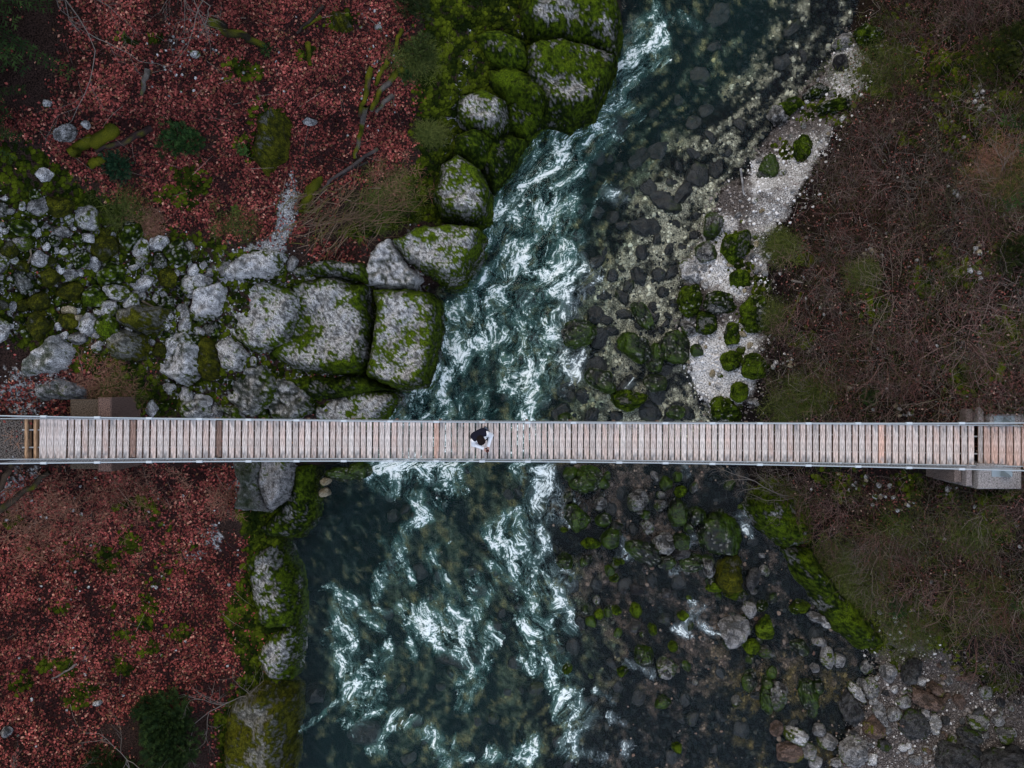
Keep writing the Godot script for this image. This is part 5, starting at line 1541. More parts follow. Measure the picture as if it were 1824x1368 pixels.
	for a in [
		[1560, 250, 0, 1.1, "reddish leafless shrub on the pale slope opposite the upper rapids"], [1610, 230, 1, 1.2, "dark red leafless shrub right of the reddish one on the pale slope"], [1520, 290, 3, 1.1, "pale twiggy shrub spreading over the white stones"], [1590, 300, 2, 1.3, "grey shrub just above the orange leaf patch"], [1640, 330, 2, 1.2, "ash-grey shrub below the upper moss patches"],
		[1500, 390, 1, 1.2, "brown shrub at the top of the long shrub bank"], [1560, 400, 0, 1.2, "wide russet shrub in the upper shrub bank"], [1630, 410, 3, 1.3, "pinkish shrub with long stems left of the mossy rock"], [1700, 400, 4, 1.4, "dark olive shrub above the mossy rock on the right"], [1760, 390, 0, 1.3, "russet shrub at the dark hollow near the right edge"],
		[1480, 460, 1, 1.1, "dense dark red shrub beside the mossy green stick"], [1530, 560, 4, 1.0, "olive twigged shrub round the grassy knoll"], [1590, 520, 5, 1.3, "pale pinkish shrub with a fan of bright twigs"], [1650, 570, 0, 1.3, "russet shrub below the mossy rock"], [1440, 550, 1, 1.0, "low red shrub by the long green stick"],
		[1450, 590, 2, 1.0, "lilac-grey shrub above the yellow moss cushion"], [1510, 620, 1, 1.3, "wide brown shrub in the middle of the shrub bank"], [1580, 640, 0, 1.3, "russet shrub above the dark fern"], [1650, 650, 1, 1.3, "dark red shrub above the bridge near its right end"], [1720, 600, 3, 1.3, "arching pink-stemmed shrub at the yellow mossy bank"],
		[1450, 690, 2, 1.0, "grey shrub nearest the gravel foot above the bridge"], [1520, 715, 0, 1.1, "russet shrub touching the bridge above the deck"], [1600, 715, 3, 1.1, "pinkish shrub touching the bridge near the white flowers of stone"], [1680, 710, 5, 1.1, "pale brush by the upper concrete anchor"], [1740, 705, 0, 0.9, "small russet shrub above the upper concrete anchor"],
		[1770, 640, 1, 1.2, "dark shrub between the yellow moss bank and the right edge"], [1700, 240, 4, 1.2, "olive shrub in the mossy upper right slope"], [1660, 140, 1, 1.2, "dark red shrub in the upper right corner slope"], [1730, 60, 0, 1.4, "russet shrub near the top right corner"], [1600, 80, 4, 1.3, "dark olive shrub near the top edge right of the river"],
		[1790, 320, 5, 1.4, "straw-coloured brush at the right edge"], [1650, 40, 1, 1.3, "dark red shrub cut by the top edge"],
		[1400, 868, 2, 1.3, "grey shrub overhanging the river just below the bridge"], [1440, 880, 0, 1.2, "russet shrub behind the overhanging grey one"], [1500, 905, 3, 1.1, "pale stemmed shrub on the moss below the bridge"], [1470, 940, 1, 1.1, "dark shrub above the mossy river edge"], [1560, 940, 0, 1.3, "russet shrub below the white stones under the bridge"],
		[1600, 970, 1, 1.3, "dark red shrub left of the yellow moss patch"], [1660, 900, 4, 1.0, "olive shrub under the lower concrete anchor"], [1550, 1000, 2, 1.2, "grey shrub above the green slope edge"], [1640, 1030, 0, 1.3, "russet shrub in the middle of the lower shrub bank"], [1700, 1050, 3, 1.3, "pinkish shrub in the lower shrub bank"],
		[1760, 1030, 1, 1.3, "dark red shrub near the right edge below the moss patch"], [1680, 1120, 4, 1.2, "olive shrub above the gravel bar"], [1740, 1130, 0, 1.3, "russet shrub near the right edge above the gravel bar"], [1800, 1080, 1, 1.3, "dark shrub cut by the right edge in the lower bank"], [1790, 1180, 2, 1.2, "grey shrub in the dark corner above the gravel bar"], [1620, 1090, 1, 1.0, "small dark shrub beside the green fern"]]:
		var t := thing("bare_shrub", on_ground(a[0], a[1]), a[4], "shrub", "leafless shrubs of the right bank")
		t.rotation.y = a[0] * 1.3 + a[1]
		t.scale = Vector3.ONE * a[3]
		for m in kinds[a[2]]: part("stem", m, M.plain, t)

# ---- the footbridge
func deck_y(x: float) -> float:
	return 4.0 + 1.5 * pow((x - 0.2) / 13.0, 2.0)

func deck_z(x: float) -> float:
	return 1.505 + 0.0072 * x - 0.0003 * x * x

func rail(x: float, side: float) -> Vector3:
	var k := pow(x / 12.9, 2.0)
	return Vector3(x, deck_y(x) + 1.05 + 0.1 * k, deck_z(x) - 0.03 - 0.03 * k + side * (0.4965 + 0.08 * k))

func edge(x: float, side: float) -> Vector3:
	return Vector3(x, deck_y(x) + 0.05, deck_z(x) + side * 0.505)

func plank_mesh(w: float, len: float, warm: float, tone: float, sd: int) -> ArrayMesh:
	# a weathered board, its colour streaked along the grain
	var s := Shape.new()
	var g := RandomNumberGenerator.new()
	g.seed = sd
	var rows := 9
	var cols := 2
	var worn := Color(0.66, 0.60, 0.585)
	var fresh := Color(0.55, 0.36, 0.30)
	var l0 := -len / 2 + g.randf_range(-0.01, 0.01)
	var l1 := len / 2 + g.randf_range(-0.01, 0.01)
	var tint := []
	for r in rows + 1:
		var row := []
		for c in cols + 1:
			var e := absf(2.0 * r / rows - 1.0)
			var n := nB.get_noise_3d(c * 60 + sd * 31, r * 24, sd * 7)
			var k := worn.lerp(fresh, clampf(warm + n * 0.45, 0.0, 1.0)) * tone * (1.0 + 0.25 * nC.get_noise_3d(c * 90, r * 40, sd * 17))
			if e > 0.7 and n < -0.05: k = k.lerp(Color(0.24, 0.24, 0.26) * tone, 0.7)
			row.append(k)
		tint.append(row)
	var b := 0.006
	for r in rows:
		var z0 := lerpf(l0, l1, float(r) / rows)
		var z1 := lerpf(l0, l1, (r + 1.0) / rows)
		for c in cols:
			var x0 := lerpf(-w / 2 + b, w / 2 - b, float(c) / cols)
			var x1 := lerpf(-w / 2 + b, w / 2 - b, (c + 1.0) / cols)
			var k := s.v.size()
			for q in [[x0, z0, r, c], [x1, z0, r, c + 1], [x1, z1, r + 1, c + 1], [x0, z1, r + 1, c]]:
				s.v.append(Vector3(q[0], 0.0, q[1])); s.n.append(Vector3.UP); s.c.append(tint[q[2]][q[3]])
			s.i.append_array([k, k + 1, k + 2, k, k + 2, k + 3])
	var mid: Color = tint[4][1]
	for sd2 in [-1.0, 1.0]:
		var xa: float = sd2 * (w / 2 - b)
		var xb: float = sd2 * w / 2
		var p := [Vector3(xa, 0, l0), Vector3(xa, 0, l1), Vector3(xb, -b, l1), Vector3(xb, -b, l0), Vector3(xb, -0.045, l1), Vector3(xb, -0.045, l0)]
		if sd2 > 0:
			s.quad(p[0], p[3], p[2], p[1], mid)
			s.quad(p[3], p[5], p[4], p[2], Color(0.36, 0.20, 0.13))
		else:
			s.quad(p[0], p[1], p[2], p[3], mid)
			s.quad(p[3], p[2], p[4], p[5], Color(0.36, 0.20, 0.13))
	s.quad(Vector3(-w / 2, 0, l0), Vector3(w / 2, 0, l0), Vector3(w / 2, -0.045, l0), Vector3(-w / 2, -0.045, l0), mid)
	s.quad(Vector3(-w / 2, 0, l1), Vector3(-w / 2, -0.045, l1), Vector3(w / 2, -0.045, l1), Vector3(w / 2, 0, l1), mid)
	s.quad(Vector3(-w / 2, -0.045, l0), Vector3(w / 2, -0.045, l0), Vector3(w / 2, -0.045, l1), Vector3(-w / 2, -0.045, l1), mid)
	return s.mesh()

func lay_plank(br: Node3D, mesh: Mesh, x: float, yaw := 0.0, called := "plank") -> void:
	var o := part(called, mesh, M.wood, br)
	var sl := atan(2.0 * 1.5 * (x - 0.2) / 169.0)
	var dz := 0.0072 - 0.0006 * x
	o.transform = Transform3D(Basis(Vector3.UP, -atan(dz) + yaw) * Basis(Vector3.FORWARD, -sl), Vector3(x, deck_y(x), deck_z(x)))

func make_bridge() -> void:
	var br := thing("suspension_footbridge", Vector3.ZERO, "narrow plank suspension footbridge with wire net sides across the river", "bridge")
	var boards := []
	for k in 22: boards.append(plank_mesh([0.132, 0.128, 0.135, 0.130][k % 4], 1.0, [0.12, 0.3, 0.05, 0.42, 0.2, 0.34][k % 6], rng.randf_range(0.84, 1.12), 40 + k))
	var reds := [plank_mesh(0.125, 0.96, 1.0, 0.55, 91), plank_mesh(0.125, 0.94, 1.0, 0.42, 92)]
	var orange := [plank_mesh(0.13, 1.0, 0.95, 1.15, 93), plank_mesh(0.135, 1.0, 1.0, 1.35, 94)]
	var warm := []
	for k in 5: warm.append(plank_mesh(0.145, 1.0, rng.randf_range(0.65, 1.0), rng.randf_range(0.85, 1.1), 120 + k))
	var tight := plank_mesh(0.158, 0.98, 0.15, 0.9, 130)
	# boards from the left landing to the right one
	for k in 3: lay_plank(br, tight, -11.80 + k * 0.162)
	var x := -11.33
	var k := 0
	var pitch := 0.1605
	while x < 11.70:
		var mesh: Mesh = boards[(k * 7 + k / 5) % 22]
		var u := x * FU / (HC - deck_y(x)) + 912.0
		if absf(u - 240) < 5.6: mesh = reds[0]
		elif absf(u - 387) < 5.6: mesh = reds[1]
		elif absf(u - 778) < 5.2: mesh = orange[0]
		elif absf(u - 1568) < 5.8: mesh = orange[1]
		lay_plank(br, mesh, x + rng.randf_range(-0.006, 0.006), rng.randfn() * 0.004)
		x += pitch
		k += 1
	lay_plank(br, plank_mesh(0.10, 0.98, 0.1, 0.6, 140), 11.83)
	x = 11.98
	k = 0
	while x < 14.2:
		lay_plank(br, warm[k % 5], x)
		x += 0.168
		k += 1
	# bearers under the boards, cross-beams and edge strips
	var s := Shape.new()
	for side in [-0.22, 0.22]:
		var ps := PackedVector3Array()
		var rs := PackedFloat32Array()
		for i in 61:
			var xx := -12.3 + i * 26.6 / 60.0
			ps.append(Vector3(xx, deck_y(xx) - 0.075, deck_z(xx) + side))
			rs.append(0.022)
		s.tube(ps, rs, 6, Color(0.34, 0.35, 0.37))
	part("bearer_cable", s.mesh(), M.steel, br)
	var xs := []
	x = -11.2
	while x < 11.9:
		xs.append(x)
		x += 1.16
	var cb := Shape.new()
	cb.box(Vector3(-0.04, -0.17, -0.56), Vector3(0.04, -0.10, 0.56), 0.004, Color(0.16, 0.11, 0.085))
	var cbm := cb.mesh()
	for xx in xs:
		var o := part("cross_beam", cbm, M.wood, br)
		o.position = Vector3(xx, deck_y(xx), deck_z(xx))
	for side in [-1.0, 1.0]:
		# hand cable, foot cable, weathered edge strip
		var a := PackedVector3Array()
		var b := PackedVector3Array()
		var ra := PackedFloat32Array()
		var rb := PackedFloat32Array()
		for i in 81:
			var xx := -12.95 + i * 25.9 / 80.0
			a.append(rail(xx, side)); ra.append(0.016)
			b.append(edge(xx, side)); rb.append(0.012)
		s = Shape.new()
		s.tube(a, ra, 7, Color(0.42, 0.47, 0.52))
		part("hand_cable", s.mesh(), M.steel, br)
		s = Shape.new()
		s.tube(b, rb, 6, Color(0.42, 0.46, 0.5))
		part("foot_cable", s.mesh(), M.steel, br)
		# hangers with their clamps
		for xx in xs:
			var h := Shape.new()
			var p0 := edge(xx, side)
			var p1 := rail(xx, side)
			h.tube(PackedVector3Array([p0 - Vector3(0, 0.18, 0), p0.lerp(p1, 0.5), p1]), PackedFloat32Array([0.006, 0.006, 0.006]), 5, Color(0.4, 0.43, 0.46))
			var hung := part("hanger", h.mesh(), M.steel, br)
			var c := Shape.new()
			c.box(p1 + Vector3(-0.075, -0.03, -0.028), p1 + Vector3(0.075, 0.026, 0.028), 0.01, Color(0.55, 0.60, 0.66))
			c.box(p0 + Vector3(-0.03, -0.02, -0.02), p0 + Vector3(0.03, 0.022, 0.02), 0.006, Color(0.55, 0.60, 0.66))
			part("clamp", c.mesh(), M.steel, hung)
		# wire netting: diamond mesh from foot cable to hand cable
		var w := Shape.new()
		var q := -12.3
		while q < 12.3:
			for dir in [-1.0, 1.0]:
				var e: float = q + dir * 0.42
				if e > -12.6 and e < 12.6:
					var p0 := edge(q, side)
					var p1 := rail(e, side)
					var m := p0.lerp(p1, 0.5)
					m.z += side * 0.03
					w.tube(PackedVector3Array([p0, m, p1]), PackedFloat32Array([0.0034, 0.0034, 0.0034]), 3, Color(0.46, 0.48, 0.51))
			q += 0.072
		var net := part("wire_netting", w.mesh(), M.steel, br)
		net.set_meta("kind", "stuff")
		# end tubes that carry the hand cables
		for e in [-1.0, 1.0]:
			var t := Shape.new()
			var p0 := rail(e * 12.35, side)
			var p1 := p0 + Vector3(e * 2.6, 0.16, side * 0.02)
			t.tube(PackedVector3Array([p0, p1]), PackedFloat32Array([0.042, 0.042]), 10, Color(0.36, 0.40, 0.45))
			part("anchor_tube", t.mesh(), M.steel, br)
	# kerb boards of the right landing and sleepers of the left one
	for side in [-1.0, 1.0]:
		s = Shape.new()
		s.box(Vector3(12.75, deck_y(12.9) + 0.01, deck_z(13.0) + side * 0.50 - 0.06), Vector3(14.2, deck_y(12.9) + 0.12, deck_z(13.0) + side * 0.50 + 0.06), 0.01, Color(0.46, 0.30, 0.24))
		part("kerb_board", s.mesh(), M.wood, br)
	for xx in [-12.18, -11.98]:
		s = Shape.new()
		s.box(Vector3(xx - 0.035, deck_y(xx) - 0.2, deck_z(xx) - 0.52), Vector3(xx + 0.035, deck_y(xx) + 0.0, deck_z(xx) + 0.50), 0.008, Color(0.40, 0.25, 0.15))
		part("sleeper", s.mesh(), M.wood, br)
	# concrete anchors at the right end
	for a in [[1763, 1840, 723, 760, -1.0, "pale concrete anchor block with steel bracket above the right bridge end"], [1742, 1820, 826, 871, 1.0, "pale concrete anchor block with steel bracket below the right bridge end"]]:
		var top := 5.32
		var lo := W(a[0], a[2], top)
		var hi := W(a[1], a[3], top)
		var t := thing("concrete_anchor", Vector3(lo.x, 4.0, lo.z), a[5], "concrete block", "concrete anchors of the bridge")
		var d := hi - lo
		s = Shape.new()
		s.box(Vector3(0, -0.4, 0), Vector3(d.x, top - 4.0, d.z), 0.02, Color(0.40, 0.37, 0.37))
		part("block", s.mesh(), M.concrete, t)
		s = Shape.new()
		s.box(Vector3(-0.22, -0.4, 0.03), Vector3(-0.07, top - 4.12, d.z * 0.9), 0.02, Color(0.36, 0.31, 0.31))
		part("upstand", s.mesh(), M.concrete, t)
		s = Shape.new()
		s.box(Vector3(-0.42, -0.4, 0.08), Vector3(-0.24, top - 4.3, d.z * 0.8), 0.02, Color(0.24, 0.19, 0.18))
		part("footing", s.mesh(), M.concrete, t)
		var zc: float = d.z * (0.68 if a[4] < 0 else 0.34)
		s = Shape.new()
		s.box(Vector3(0.22 + 0.12 * a[4], top - 4.0, zc - 0.11), Vector3(0.74 + 0.12 * a[4], top - 3.985, zc + 0.11), 0.003, Color(0.28, 0.33, 0.37))
		var plate := part("base_plate", s.mesh(), M.steel, t)
		s = Shape.new()
		var gx: float = 0.46 + 0.12 * a[4]
		s.tri(Vector3(gx, top - 3.985, zc - 0.09), Vector3(gx + 0.24, top - 3.985, zc + 0.09), Vector3(gx, top - 3.62, zc + 0.09), Color(0.20, 0.25, 0.28))
		s.tri(Vector3(gx, top - 3.985, zc - 0.09), Vector3(gx, top - 3.62, zc + 0.09), Vector3(gx - 0.03, top - 3.985, zc + 0.09), Color(0.26, 0.31, 0.34))
		s.tri(Vector3(gx - 0.03, top - 3.985, zc + 0.09), Vector3(gx, top - 3.62, zc + 0.09), Vector3(gx + 0.24, top - 3.985, zc + 0.09), Color(0.24, 0.28, 0.32))
		part("gusset", s.mesh(), M.steel, plate)
	# foundation under the left end
	var f0 := W(160, 708, 4.7)
	var f1 := W(198, 840, 4.7)
	var ft := thing("foundation_block", Vector3(f0.x, 3.5, f0.z), "brown concrete foundation block under the left part of the bridge", "concrete block")
	s = Shape.new()
	s.box(Vector3(0.2, -0.6, 0), Vector3(f1.x - f0.x, 1.2, f1.z - f0.z), 0.03, Color(0.21, 0.135, 0.115))
	part("block", s.mesh(), M.concrete, ft)
	s = Shape.new()
	s.box(Vector3(-0.6, -0.6, 0.05), Vector3(0.19, 1.05, f1.z - f0.z - 0.05), 0.03, Color(0.13, 0.10, 0.075))
	part("footing", s.mesh(), M.concrete, ft)

# ---- the walker
func net(bones: Array, cell: float, blend: float) -> ArrayMesh:
	# bones: [a, b, radius a, radius b, colour]; smooth union meshed as surface nets
	var lo := Vector3.ONE * 1e9
	var hi := -lo
	for b in bones:
		var m := Vector3.ONE * (maxf(b[2], b[3]) + cell * 2)
		lo = lo.min((b[0] as Vector3).min(b[1]) - m)
		hi = hi.max((b[0] as Vector3).max(b[1]) + m)
	var n := Vector3i((hi - lo) / cell) + Vector3i.ONE * 2
	var f := PackedFloat32Array()
	f.resize(n.x * n.y * n.z)
	f.fill(1.0)
	for b in bones:
		var pa: Vector3 = b[0]
		var ba: Vector3 = b[1] - b[0]
		var bb := maxf(ba.dot(ba), 1e-9)
		var r0: float = b[2]
		var r1: float = b[3]
		var reach := Vector3.ONE * (maxf(r0, r1) + blend * 2.0 + cell * 2)
		var i0 := Vector3i(((pa.min(b[1]) - reach - lo) / cell).max(Vector3.ZERO))
		var i1 := Vector3i((pa.max(b[1]) + reach - lo) / cell) + Vector3i.ONE
		for z in range(i0.z, mini(i1.z, n.z)):
			for y in range(i0.y, mini(i1.y, n.y)):
				for x in range(i0.x, mini(i1.x, n.x)):
					var p := lo + Vector3(x, y, z) * cell
					var t := clampf((p - pa).dot(ba) / bb, 0.0, 1.0)
					var d := (p - pa - ba * t).length() - lerpf(r0, r1, t)
					var k := (z * n.y + y) * n.x + x
					var o := f[k]
					var h := maxf(blend - absf(o - d), 0.0) / blend
					f[k] = minf(o, d) - h * h * blend * 0.25
	var vs := PackedVector3Array()
	var cs := PackedColorArray()
	var num := {}
	var step := [1, n.x, n.x * n.y]
	for z in n.z - 1:
		for y in n.y - 1:
			for x in n.x - 1:
				var k: int = (z * n.y + y) * n.x + x
				var inside := 0
				for c in 8:
					if f[k + (c & 1) + ((c >> 1) & 1) * n.x + (c >> 2) * n.x * n.y] < 0.0: inside += 1
				if inside == 0 or inside == 8: continue
				var sum := Vector3.ZERO
				var cnt := 0
				for e in [[0, 1], [2, 3], [4, 5], [6, 7], [0, 2], [1, 3], [4, 6], [5, 7], [0, 4], [1, 5], [2, 6], [3, 7]]:
					var ca: int = e[0]
					var cb: int = e[1]
					var oa := Vector3(ca & 1, (ca >> 1) & 1, ca >> 2)
					var ob := Vector3(cb & 1, (cb >> 1) & 1, cb >> 2)
					var fa: float = f[k + int(oa.x) + int(oa.y) * n.x + int(oa.z) * n.x * n.y]
					var fb: float = f[k + int(ob.x) + int(ob.y) * n.x + int(ob.z) * n.x * n.y]
					if (fa < 0.0) != (fb < 0.0):
						sum += oa.lerp(ob, fa / (fa - fb))
						cnt += 1
				num[k] = vs.size()
				var p := lo + (Vector3(x, y, z) + sum / cnt) * cell
				vs.append(p)
				var best := 1e9
				var col := Color.WHITE
				for b in bones:
					var ba: Vector3 = b[1] - b[0]
					var t := clampf((p - b[0]).dot(ba) / maxf(ba.dot(ba), 1e-9), 0.0, 1.0)
					var d: float = (p - b[0] - ba * t).length() - lerpf(b[2], b[3], t)
					if d < best:
						best = d
						col = b[4]
				cs.append(col)
	var ix := PackedInt32Array()
	for z in range(1, n.z - 1):
		for y in range(1, n.y - 1):
			for x in range(1, n.x - 1):
				var k: int = (z * n.y + y) * n.x + x
				for ax in 3:
					var k2: int = k + step[ax]
					if (f[k] < 0.0) == (f[k2] < 0.0): continue
					var du: int = step[(ax + 1) % 3]
					var dv: int = step[(ax + 2) % 3]
					var a: int = num.get(k - du - dv, -1)
					var b: int = num.get(k - dv, -1)
					var c: int = num.get(k, -1)
					var d: int = num.get(k - du, -1)
					if a < 0 or b < 0 or c < 0 or d < 0: continue
					if f[k] < 0.0: ix.append_array([a, c, b, a, d, c])
					else: ix.append_array([a, b, c, a, c, d])
	return arr_mesh(vs, smooth_normals(vs, ix), cs, ix)

func make_person() -> void:
	var x := -0.80
	var z := 1.30
	var p := thing("person", Vector3(x, deck_y(x) + 0.002, z + 0.02), "person in a dark vest and white sleeves looking down at a phone", "person")
	p.rotation.y = 0.46
	var skin := Color(0.46, 0.27, 0.22)
	var white := Color(0.78, 0.77, 0.80)
	var jean := Color(0.13, 0.17, 0.24)
	var shoe := Color(0.04, 0.04, 0.045)
	var navy := Color(0.012, 0.014, 0.024)
	var hair := Color(0.014, 0.009, 0.009)
	var V := func(a, b, c): return Vector3(a, b, c)
	var body := [
		[V.call(0, 0.95, 0.05), V.call(0, 1.12, 0.03), 0.135, 0.13, jean], [V.call(-0.06, 1.15, 0.02), V.call(0.06, 1.15, 0.02), 0.125, 0.125, white], [V.call(-0.08, 1.34, 0.0), V.call(0.08, 1.34, 0.0), 0.125, 0.125, white],
		[V.call(-0.10, 1.44, 0.0), V.call(0.10, 1.44, 0.0), 0.075, 0.075, white], [V.call(0, 1.46, 0.03), V.call(0, 1.56, 0.075), 0.055, 0.055, skin],
		[V.call(0, 1.62, 0.10), V.call(0, 1.66, 0.09), 0.085, 0.09, skin], [V.call(0, 1.57, 0.14), V.call(0, 1.58, 0.15), 0.045, 0.045, skin], [V.call(0, 1.60, 0.19), V.call(0, 1.63, 0.185), 0.014, 0.008, skin], [V.call(-0.092, 1.62, 0.10), V.call(-0.095, 1.64, 0.095), 0.016, 0.018, skin], [V.call(0.092, 1.62, 0.10), V.call(0.095, 1.64, 0.095), 0.016, 0.018, skin],
		[V.call(0, 1.553, 0.192), V.call(0.012, 1.553, 0.190), 0.008, 0.008, Color(0.33, 0.13, 0.12)], [V.call(-0.034, 1.635, 0.178), V.call(-0.034, 1.636, 0.178), 0.011, 0.011, Color(0.05, 0.04, 0.04)], [V.call(0.034, 1.635, 0.178), V.call(0.034, 1.636, 0.178), 0.011, 0.011, Color(0.05, 0.04, 0.04)]]
	for s in [-1.0, 1.0]:
		body += [[V.call(s * 0.185, 1.42, 0.0), V.call(s * 0.255, 1.16, 0.10), 0.068, 0.058, white], [V.call(s * 0.255, 1.16, 0.10), V.call(s * 0.075, 1.16, 0.30), 0.056, 0.043, white], [V.call(s * 0.075, 1.16, 0.30), V.call(s * 0.055, 1.165, 0.325), 0.030, 0.030, skin],
			[V.call(s * 0.09, 0.93, 0.04), V.call(s * 0.13, 0.50, 0.10 - 0.05 * s), 0.095, 0.065, jean], [V.call(s * 0.13, 0.50, 0.10 - 0.05 * s), V.call(s * 0.14, 0.09, 0.0 - 0.06 * s), 0.062, 0.048, jean],
			[V.call(s * 0.14, 0.045, -0.04 - 0.06 * s), V.call(s * 0.16, 0.042, 0.13 - 0.06 * s), 0.045, 0.042, shoe]]
	var m := net(body, 0.017, 0.03)
	# hands, each with five fingers closed round the phone
	var parts := [m]
	for s in [-1.0, 1.0]:
		var h := [[V.call(s * 0.056, 1.165, 0.325), V.call(s * 0.046, 1.175, 0.375), 0.024, 0.026, skin], [V.call(s * 0.056, 1.165, 0.33), V.call(s * 0.05, 1.15, 0.365), 0.02, 0.022, skin]]
		for f in 4:
			var y := 1.192 - f * 0.019
			var l: float = [0.030, 0.034, 0.032, 0.025][f]
			h += [[V.call(s * 0.046, y, 0.375), V.call(s * 0.048, y, 0.375 + l), 0.0095, 0.009, skin], [V.call(s * 0.048, y, 0.375 + l), V.call(s * 0.030, y, 0.385 + l), 0.009, 0.0085, skin], [V.call(s * 0.030, y, 0.385 + l), V.call(s * 0.014, y, 0.380 + l), 0.0085, 0.008, skin]]
		h += [[V.call(s * 0.045, 1.185, 0.345), V.call(s * 0.030, 1.205, 0.355), 0.013, 0.011, skin], [V.call(s * 0.030, 1.205, 0.355), V.call(s * 0.012, 1.212, 0.366), 0.0105, 0.009, skin]]
		parts.append(net(h, 0.0045, 0.006))
	var st := SurfaceTool.new()
	for q in parts: st.append_from(q, 0, Transform3D())
	var bodymesh := st.commit()
	part("body", bodymesh, M.cloth, p)
	part("vest", net([[V.call(-0.05, 1.02, 0.03), V.call(0.05, 1.02, 0.03), 0.145, 0.145, navy], [V.call(-0.07, 1.16, 0.0), V.call(0.07, 1.16, 0.0), 0.145, 0.145, navy], [V.call(-0.095, 1.34, -0.035), V.call(0.095, 1.34, -0.035), 0.148, 0.148, navy], [V.call(-0.125, 1.455, -0.02), V.call(0.125, 1.455, -0.02), 0.075, 0.075, navy], [V.call(0, 1.48, -0.01), V.call(0, 1.53, 0.02), 0.085, 0.07, navy]], 0.017, 0.04), M.cloth, p)
	part("hair", net([[V.call(0, 1.66, 0.065), V.call(0, 1.69, 0.09), 0.098, 0.096, hair], [V.call(-0.04, 1.70, 0.14), V.call(0.04, 1.70, 0.14), 0.05, 0.05, hair], [V.call(0, 1.60, 0.035), V.call(0, 1.66, 0.03), 0.07, 0.085, hair], [V.call(0.03, 1.74, 0.06), V.call(-0.03, 1.74, 0.1), 0.03, 0.03, hair]], 0.014, 0.03), M.cloth, p)
	# the phone in its brown case
	var ph := thing("phone", p.transform * V.call(0, 1.165, 0.385), "phone in a reddish brown case held by the person", "phone")
	ph.rotation = Vector3(-0.95, 0.46, 0)
	var s := Shape.new()
	s.box(V.call(-0.040, -0.006, -0.085), V.call(0.040, 0.005, 0.085), 0.004, Color(0.13, 0.035, 0.025))
	var case := part("case", s.mesh(), M.cloth, ph)
	s = Shape.new()
	s.box(V.call(-0.035, 0.0052, -0.078), V.call(0.035, 0.0072, 0.078), 0.001, Color(0.05, 0.02, 0.02))
	part("screen", s.mesh(), M.gloss, case)

func make_materials() -> void:
	var g1 := grain(0.045, -0.15, 1.75, 11, 512)
	var g2 := grain(0.06, 0.15, 0.85, 12)
	M.ground = mat("earth", lin(0.78, 0.78, 0.78), 0.95)
	M.ground.albedo_texture = g1
	M.ground.uv1_triplanar = true
	M.ground.uv1_world_triplanar = true
	M.ground.uv1_scale = Vector3.ONE * 0.9
	M.ground.heightmap_enabled = true
	M.ground.heightmap_texture = g2
	M.ground.heightmap_scale = 5.0
	M.rock = M.ground.duplicate()
	M.rock.resource_name = "stone"
	M.rock.albedo_color = Color.WHITE
	M.rock.uv1_scale = Vector3.ONE * 1.3
	M.rock.heightmap_scale = 3.0
	M.wet = M.rock.duplicate()
	M.wet.resource_name = "wet_stone"
	M.wet.albedo_color = lin(0.8, 0.8, 0.8)
	M.wet.roughness = 0.4
	M.wet.metallic_specular = 0.35
	M.water = StandardMaterial3D.new()
	M.water.resource_name = "water"
	M.water.albedo_color = Color(0.25, 0.55, 0.55, 0.002)
	M.water.metallic_specular = 0.16
	M.water.roughness = 0.08
	M.water.transparency = BaseMaterial3D.TRANSPARENCY_ALPHA
	M.foam = StandardMaterial3D.new()
	M.foam.resource_name = "foam"
	M.foam.transparency = BaseMaterial3D.TRANSPARENCY_ALPHA
	M.foam.roughness = 0.7
	M.plain = mat("twig", lin(0.8, 0.8, 0.8), 0.8)
	M.leaf = mat("leaf", lin(0.78, 0.76, 0.76), 0.75)
	M.leaf.cull_mode = BaseMaterial3D.CULL_DISABLED
	M.moss = mat("moss", lin(0.74, 0.74, 0.74), 1.0)
	M.moss.metallic_specular = 0.1
	M.moss.albedo_texture = grain(0.12, 0.2, 1.4, 21)
	M.moss.uv1_triplanar = true
	M.moss.uv1_world_triplanar = true
	M.moss.uv1_scale = Vector3.ONE * 2.0
	M.pebble = mat("pebble", lin(0.92, 0.92, 0.92), 0.8)
	M.bark = mat("bark", lin(0.8, 0.8, 0.8), 0.9)
	M.bark.albedo_texture = g1
	M.bark.uv1_triplanar = true
	M.bark.uv1_scale = Vector3.ONE * 3.0
	M.wood = mat("weathered_wood", Color.WHITE, 0.85)
	M.wood.albedo_texture = grain(0.02, 0.55, 1.2, 22)
	M.wood.uv1_triplanar = true
	M.wood.uv1_scale = Vector3(9.0, 9.0, 0.8)
	M.steel = mat("galvanised_steel", lin(0.8, 0.8, 0.8), 0.5)
	M.steel.metallic = 0.3
	M.concrete = mat("concrete", lin(0.85, 0.85, 0.85), 0.9)
	M.concrete.albedo_texture = g1
	M.concrete.uv1_triplanar = true
	M.concrete.uv1_scale = Vector3.ONE * 1.4
	M.cloth = mat("cloth", lin(0.88, 0.88, 0.88), 0.9)
	M.gloss = mat("phone_glass", Color.WHITE, 0.15)

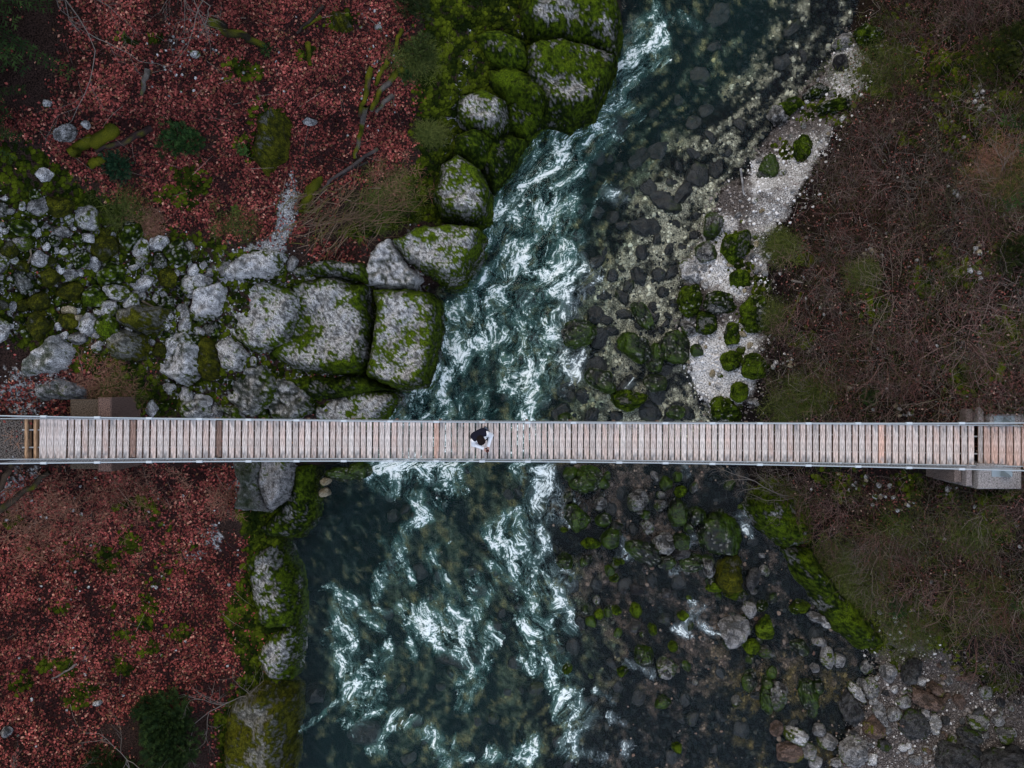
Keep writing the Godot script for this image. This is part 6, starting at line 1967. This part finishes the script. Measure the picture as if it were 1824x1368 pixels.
func _ready() -> void:
	rng.seed = 7
	# ---- camera, sky, sun, exposure
	var cam := Camera3D.new()
	cam.name = "camera"
	cam.fov = 2.0 * rad_to_deg(atan(684.0 / FU))
	cam.position = Vector3(0, HC, 0)
	cam.rotation_degrees = Vector3(-90, 0, 0)
	cam.near = 0.1
	cam.far = 600.0
	add_child(cam)
	cam.current = true
	var env := Environment.new()
	env.background_mode = Environment.BG_SKY
	var sky := Sky.new()
	var sm := ProceduralSkyMaterial.new()
	sm.sky_top_color = Color(0.80, 0.86, 0.95)
	sm.sky_horizon_color = Color(0.66, 0.70, 0.76)
	sm.ground_bottom_color = Color(0.12, 0.12, 0.10)
	sm.ground_horizon_color = Color(0.3, 0.3, 0.3)
	sm.sky_curve = 0.3
	sky.sky_material = sm
	env.sky = sky
	env.background_energy_multiplier = 1.0
	env.tonemap_mode = Environment.TONE_MAPPER_LINEAR
	env.tonemap_exposure = 2.1
	env.sdfgi_enabled = true
	env.ssao_enabled = true
	env.ssil_enabled = true
	var we := WorldEnvironment.new()
	we.name = "environment"
	we.environment = env
	add_child(we)
	var sun := DirectionalLight3D.new()
	sun.name = "sun"
	sun.light_energy = 0.3
	sun.light_angular_distance = 45.0
	sun.light_color = Color(1.0, 0.97, 0.93)
	sun.shadow_enabled = true
	sun.rotation_degrees = Vector3(-48, -145, 0)
	add_child(sun)
	# ---- noises and materials
	nA = noise_of(0.006, FastNoiseLite.FRACTAL_FBM, 3, 1)
	nB = noise_of(0.008, FastNoiseLite.FRACTAL_FBM, 4, 2)
	nC = noise_of(0.012, FastNoiseLite.FRACTAL_FBM, 3, 3)
	nR = noise_of(0.006, FastNoiseLite.FRACTAL_RIDGED, 3, 4)
	make_materials()
	lay_maps()
	make_ground()
	make_water()
	env.volumetric_fog_enabled = true
	env.volumetric_fog_density = 0.0
	var fv := FogVolume.new()
	fv.name = "water_body"
	fv.size = Vector3(24, 3.0, 30)
	fv.position = Vector3(1, -1.58, 0)
	var fm := FogMaterial.new()
	fm.density = 0.042
	fm.albedo = Color(0.18, 0.58, 0.56)
	fv.material = fm
	fv.set_meta("kind", "structure")
	add_child(fv)
	make_ledges()
	make_bridge()
	make_person()
	make_boulders()
	make_logs()
	make_plants()
	make_litter()
	make_moss()
	make_pebbles()
	make_brambles()
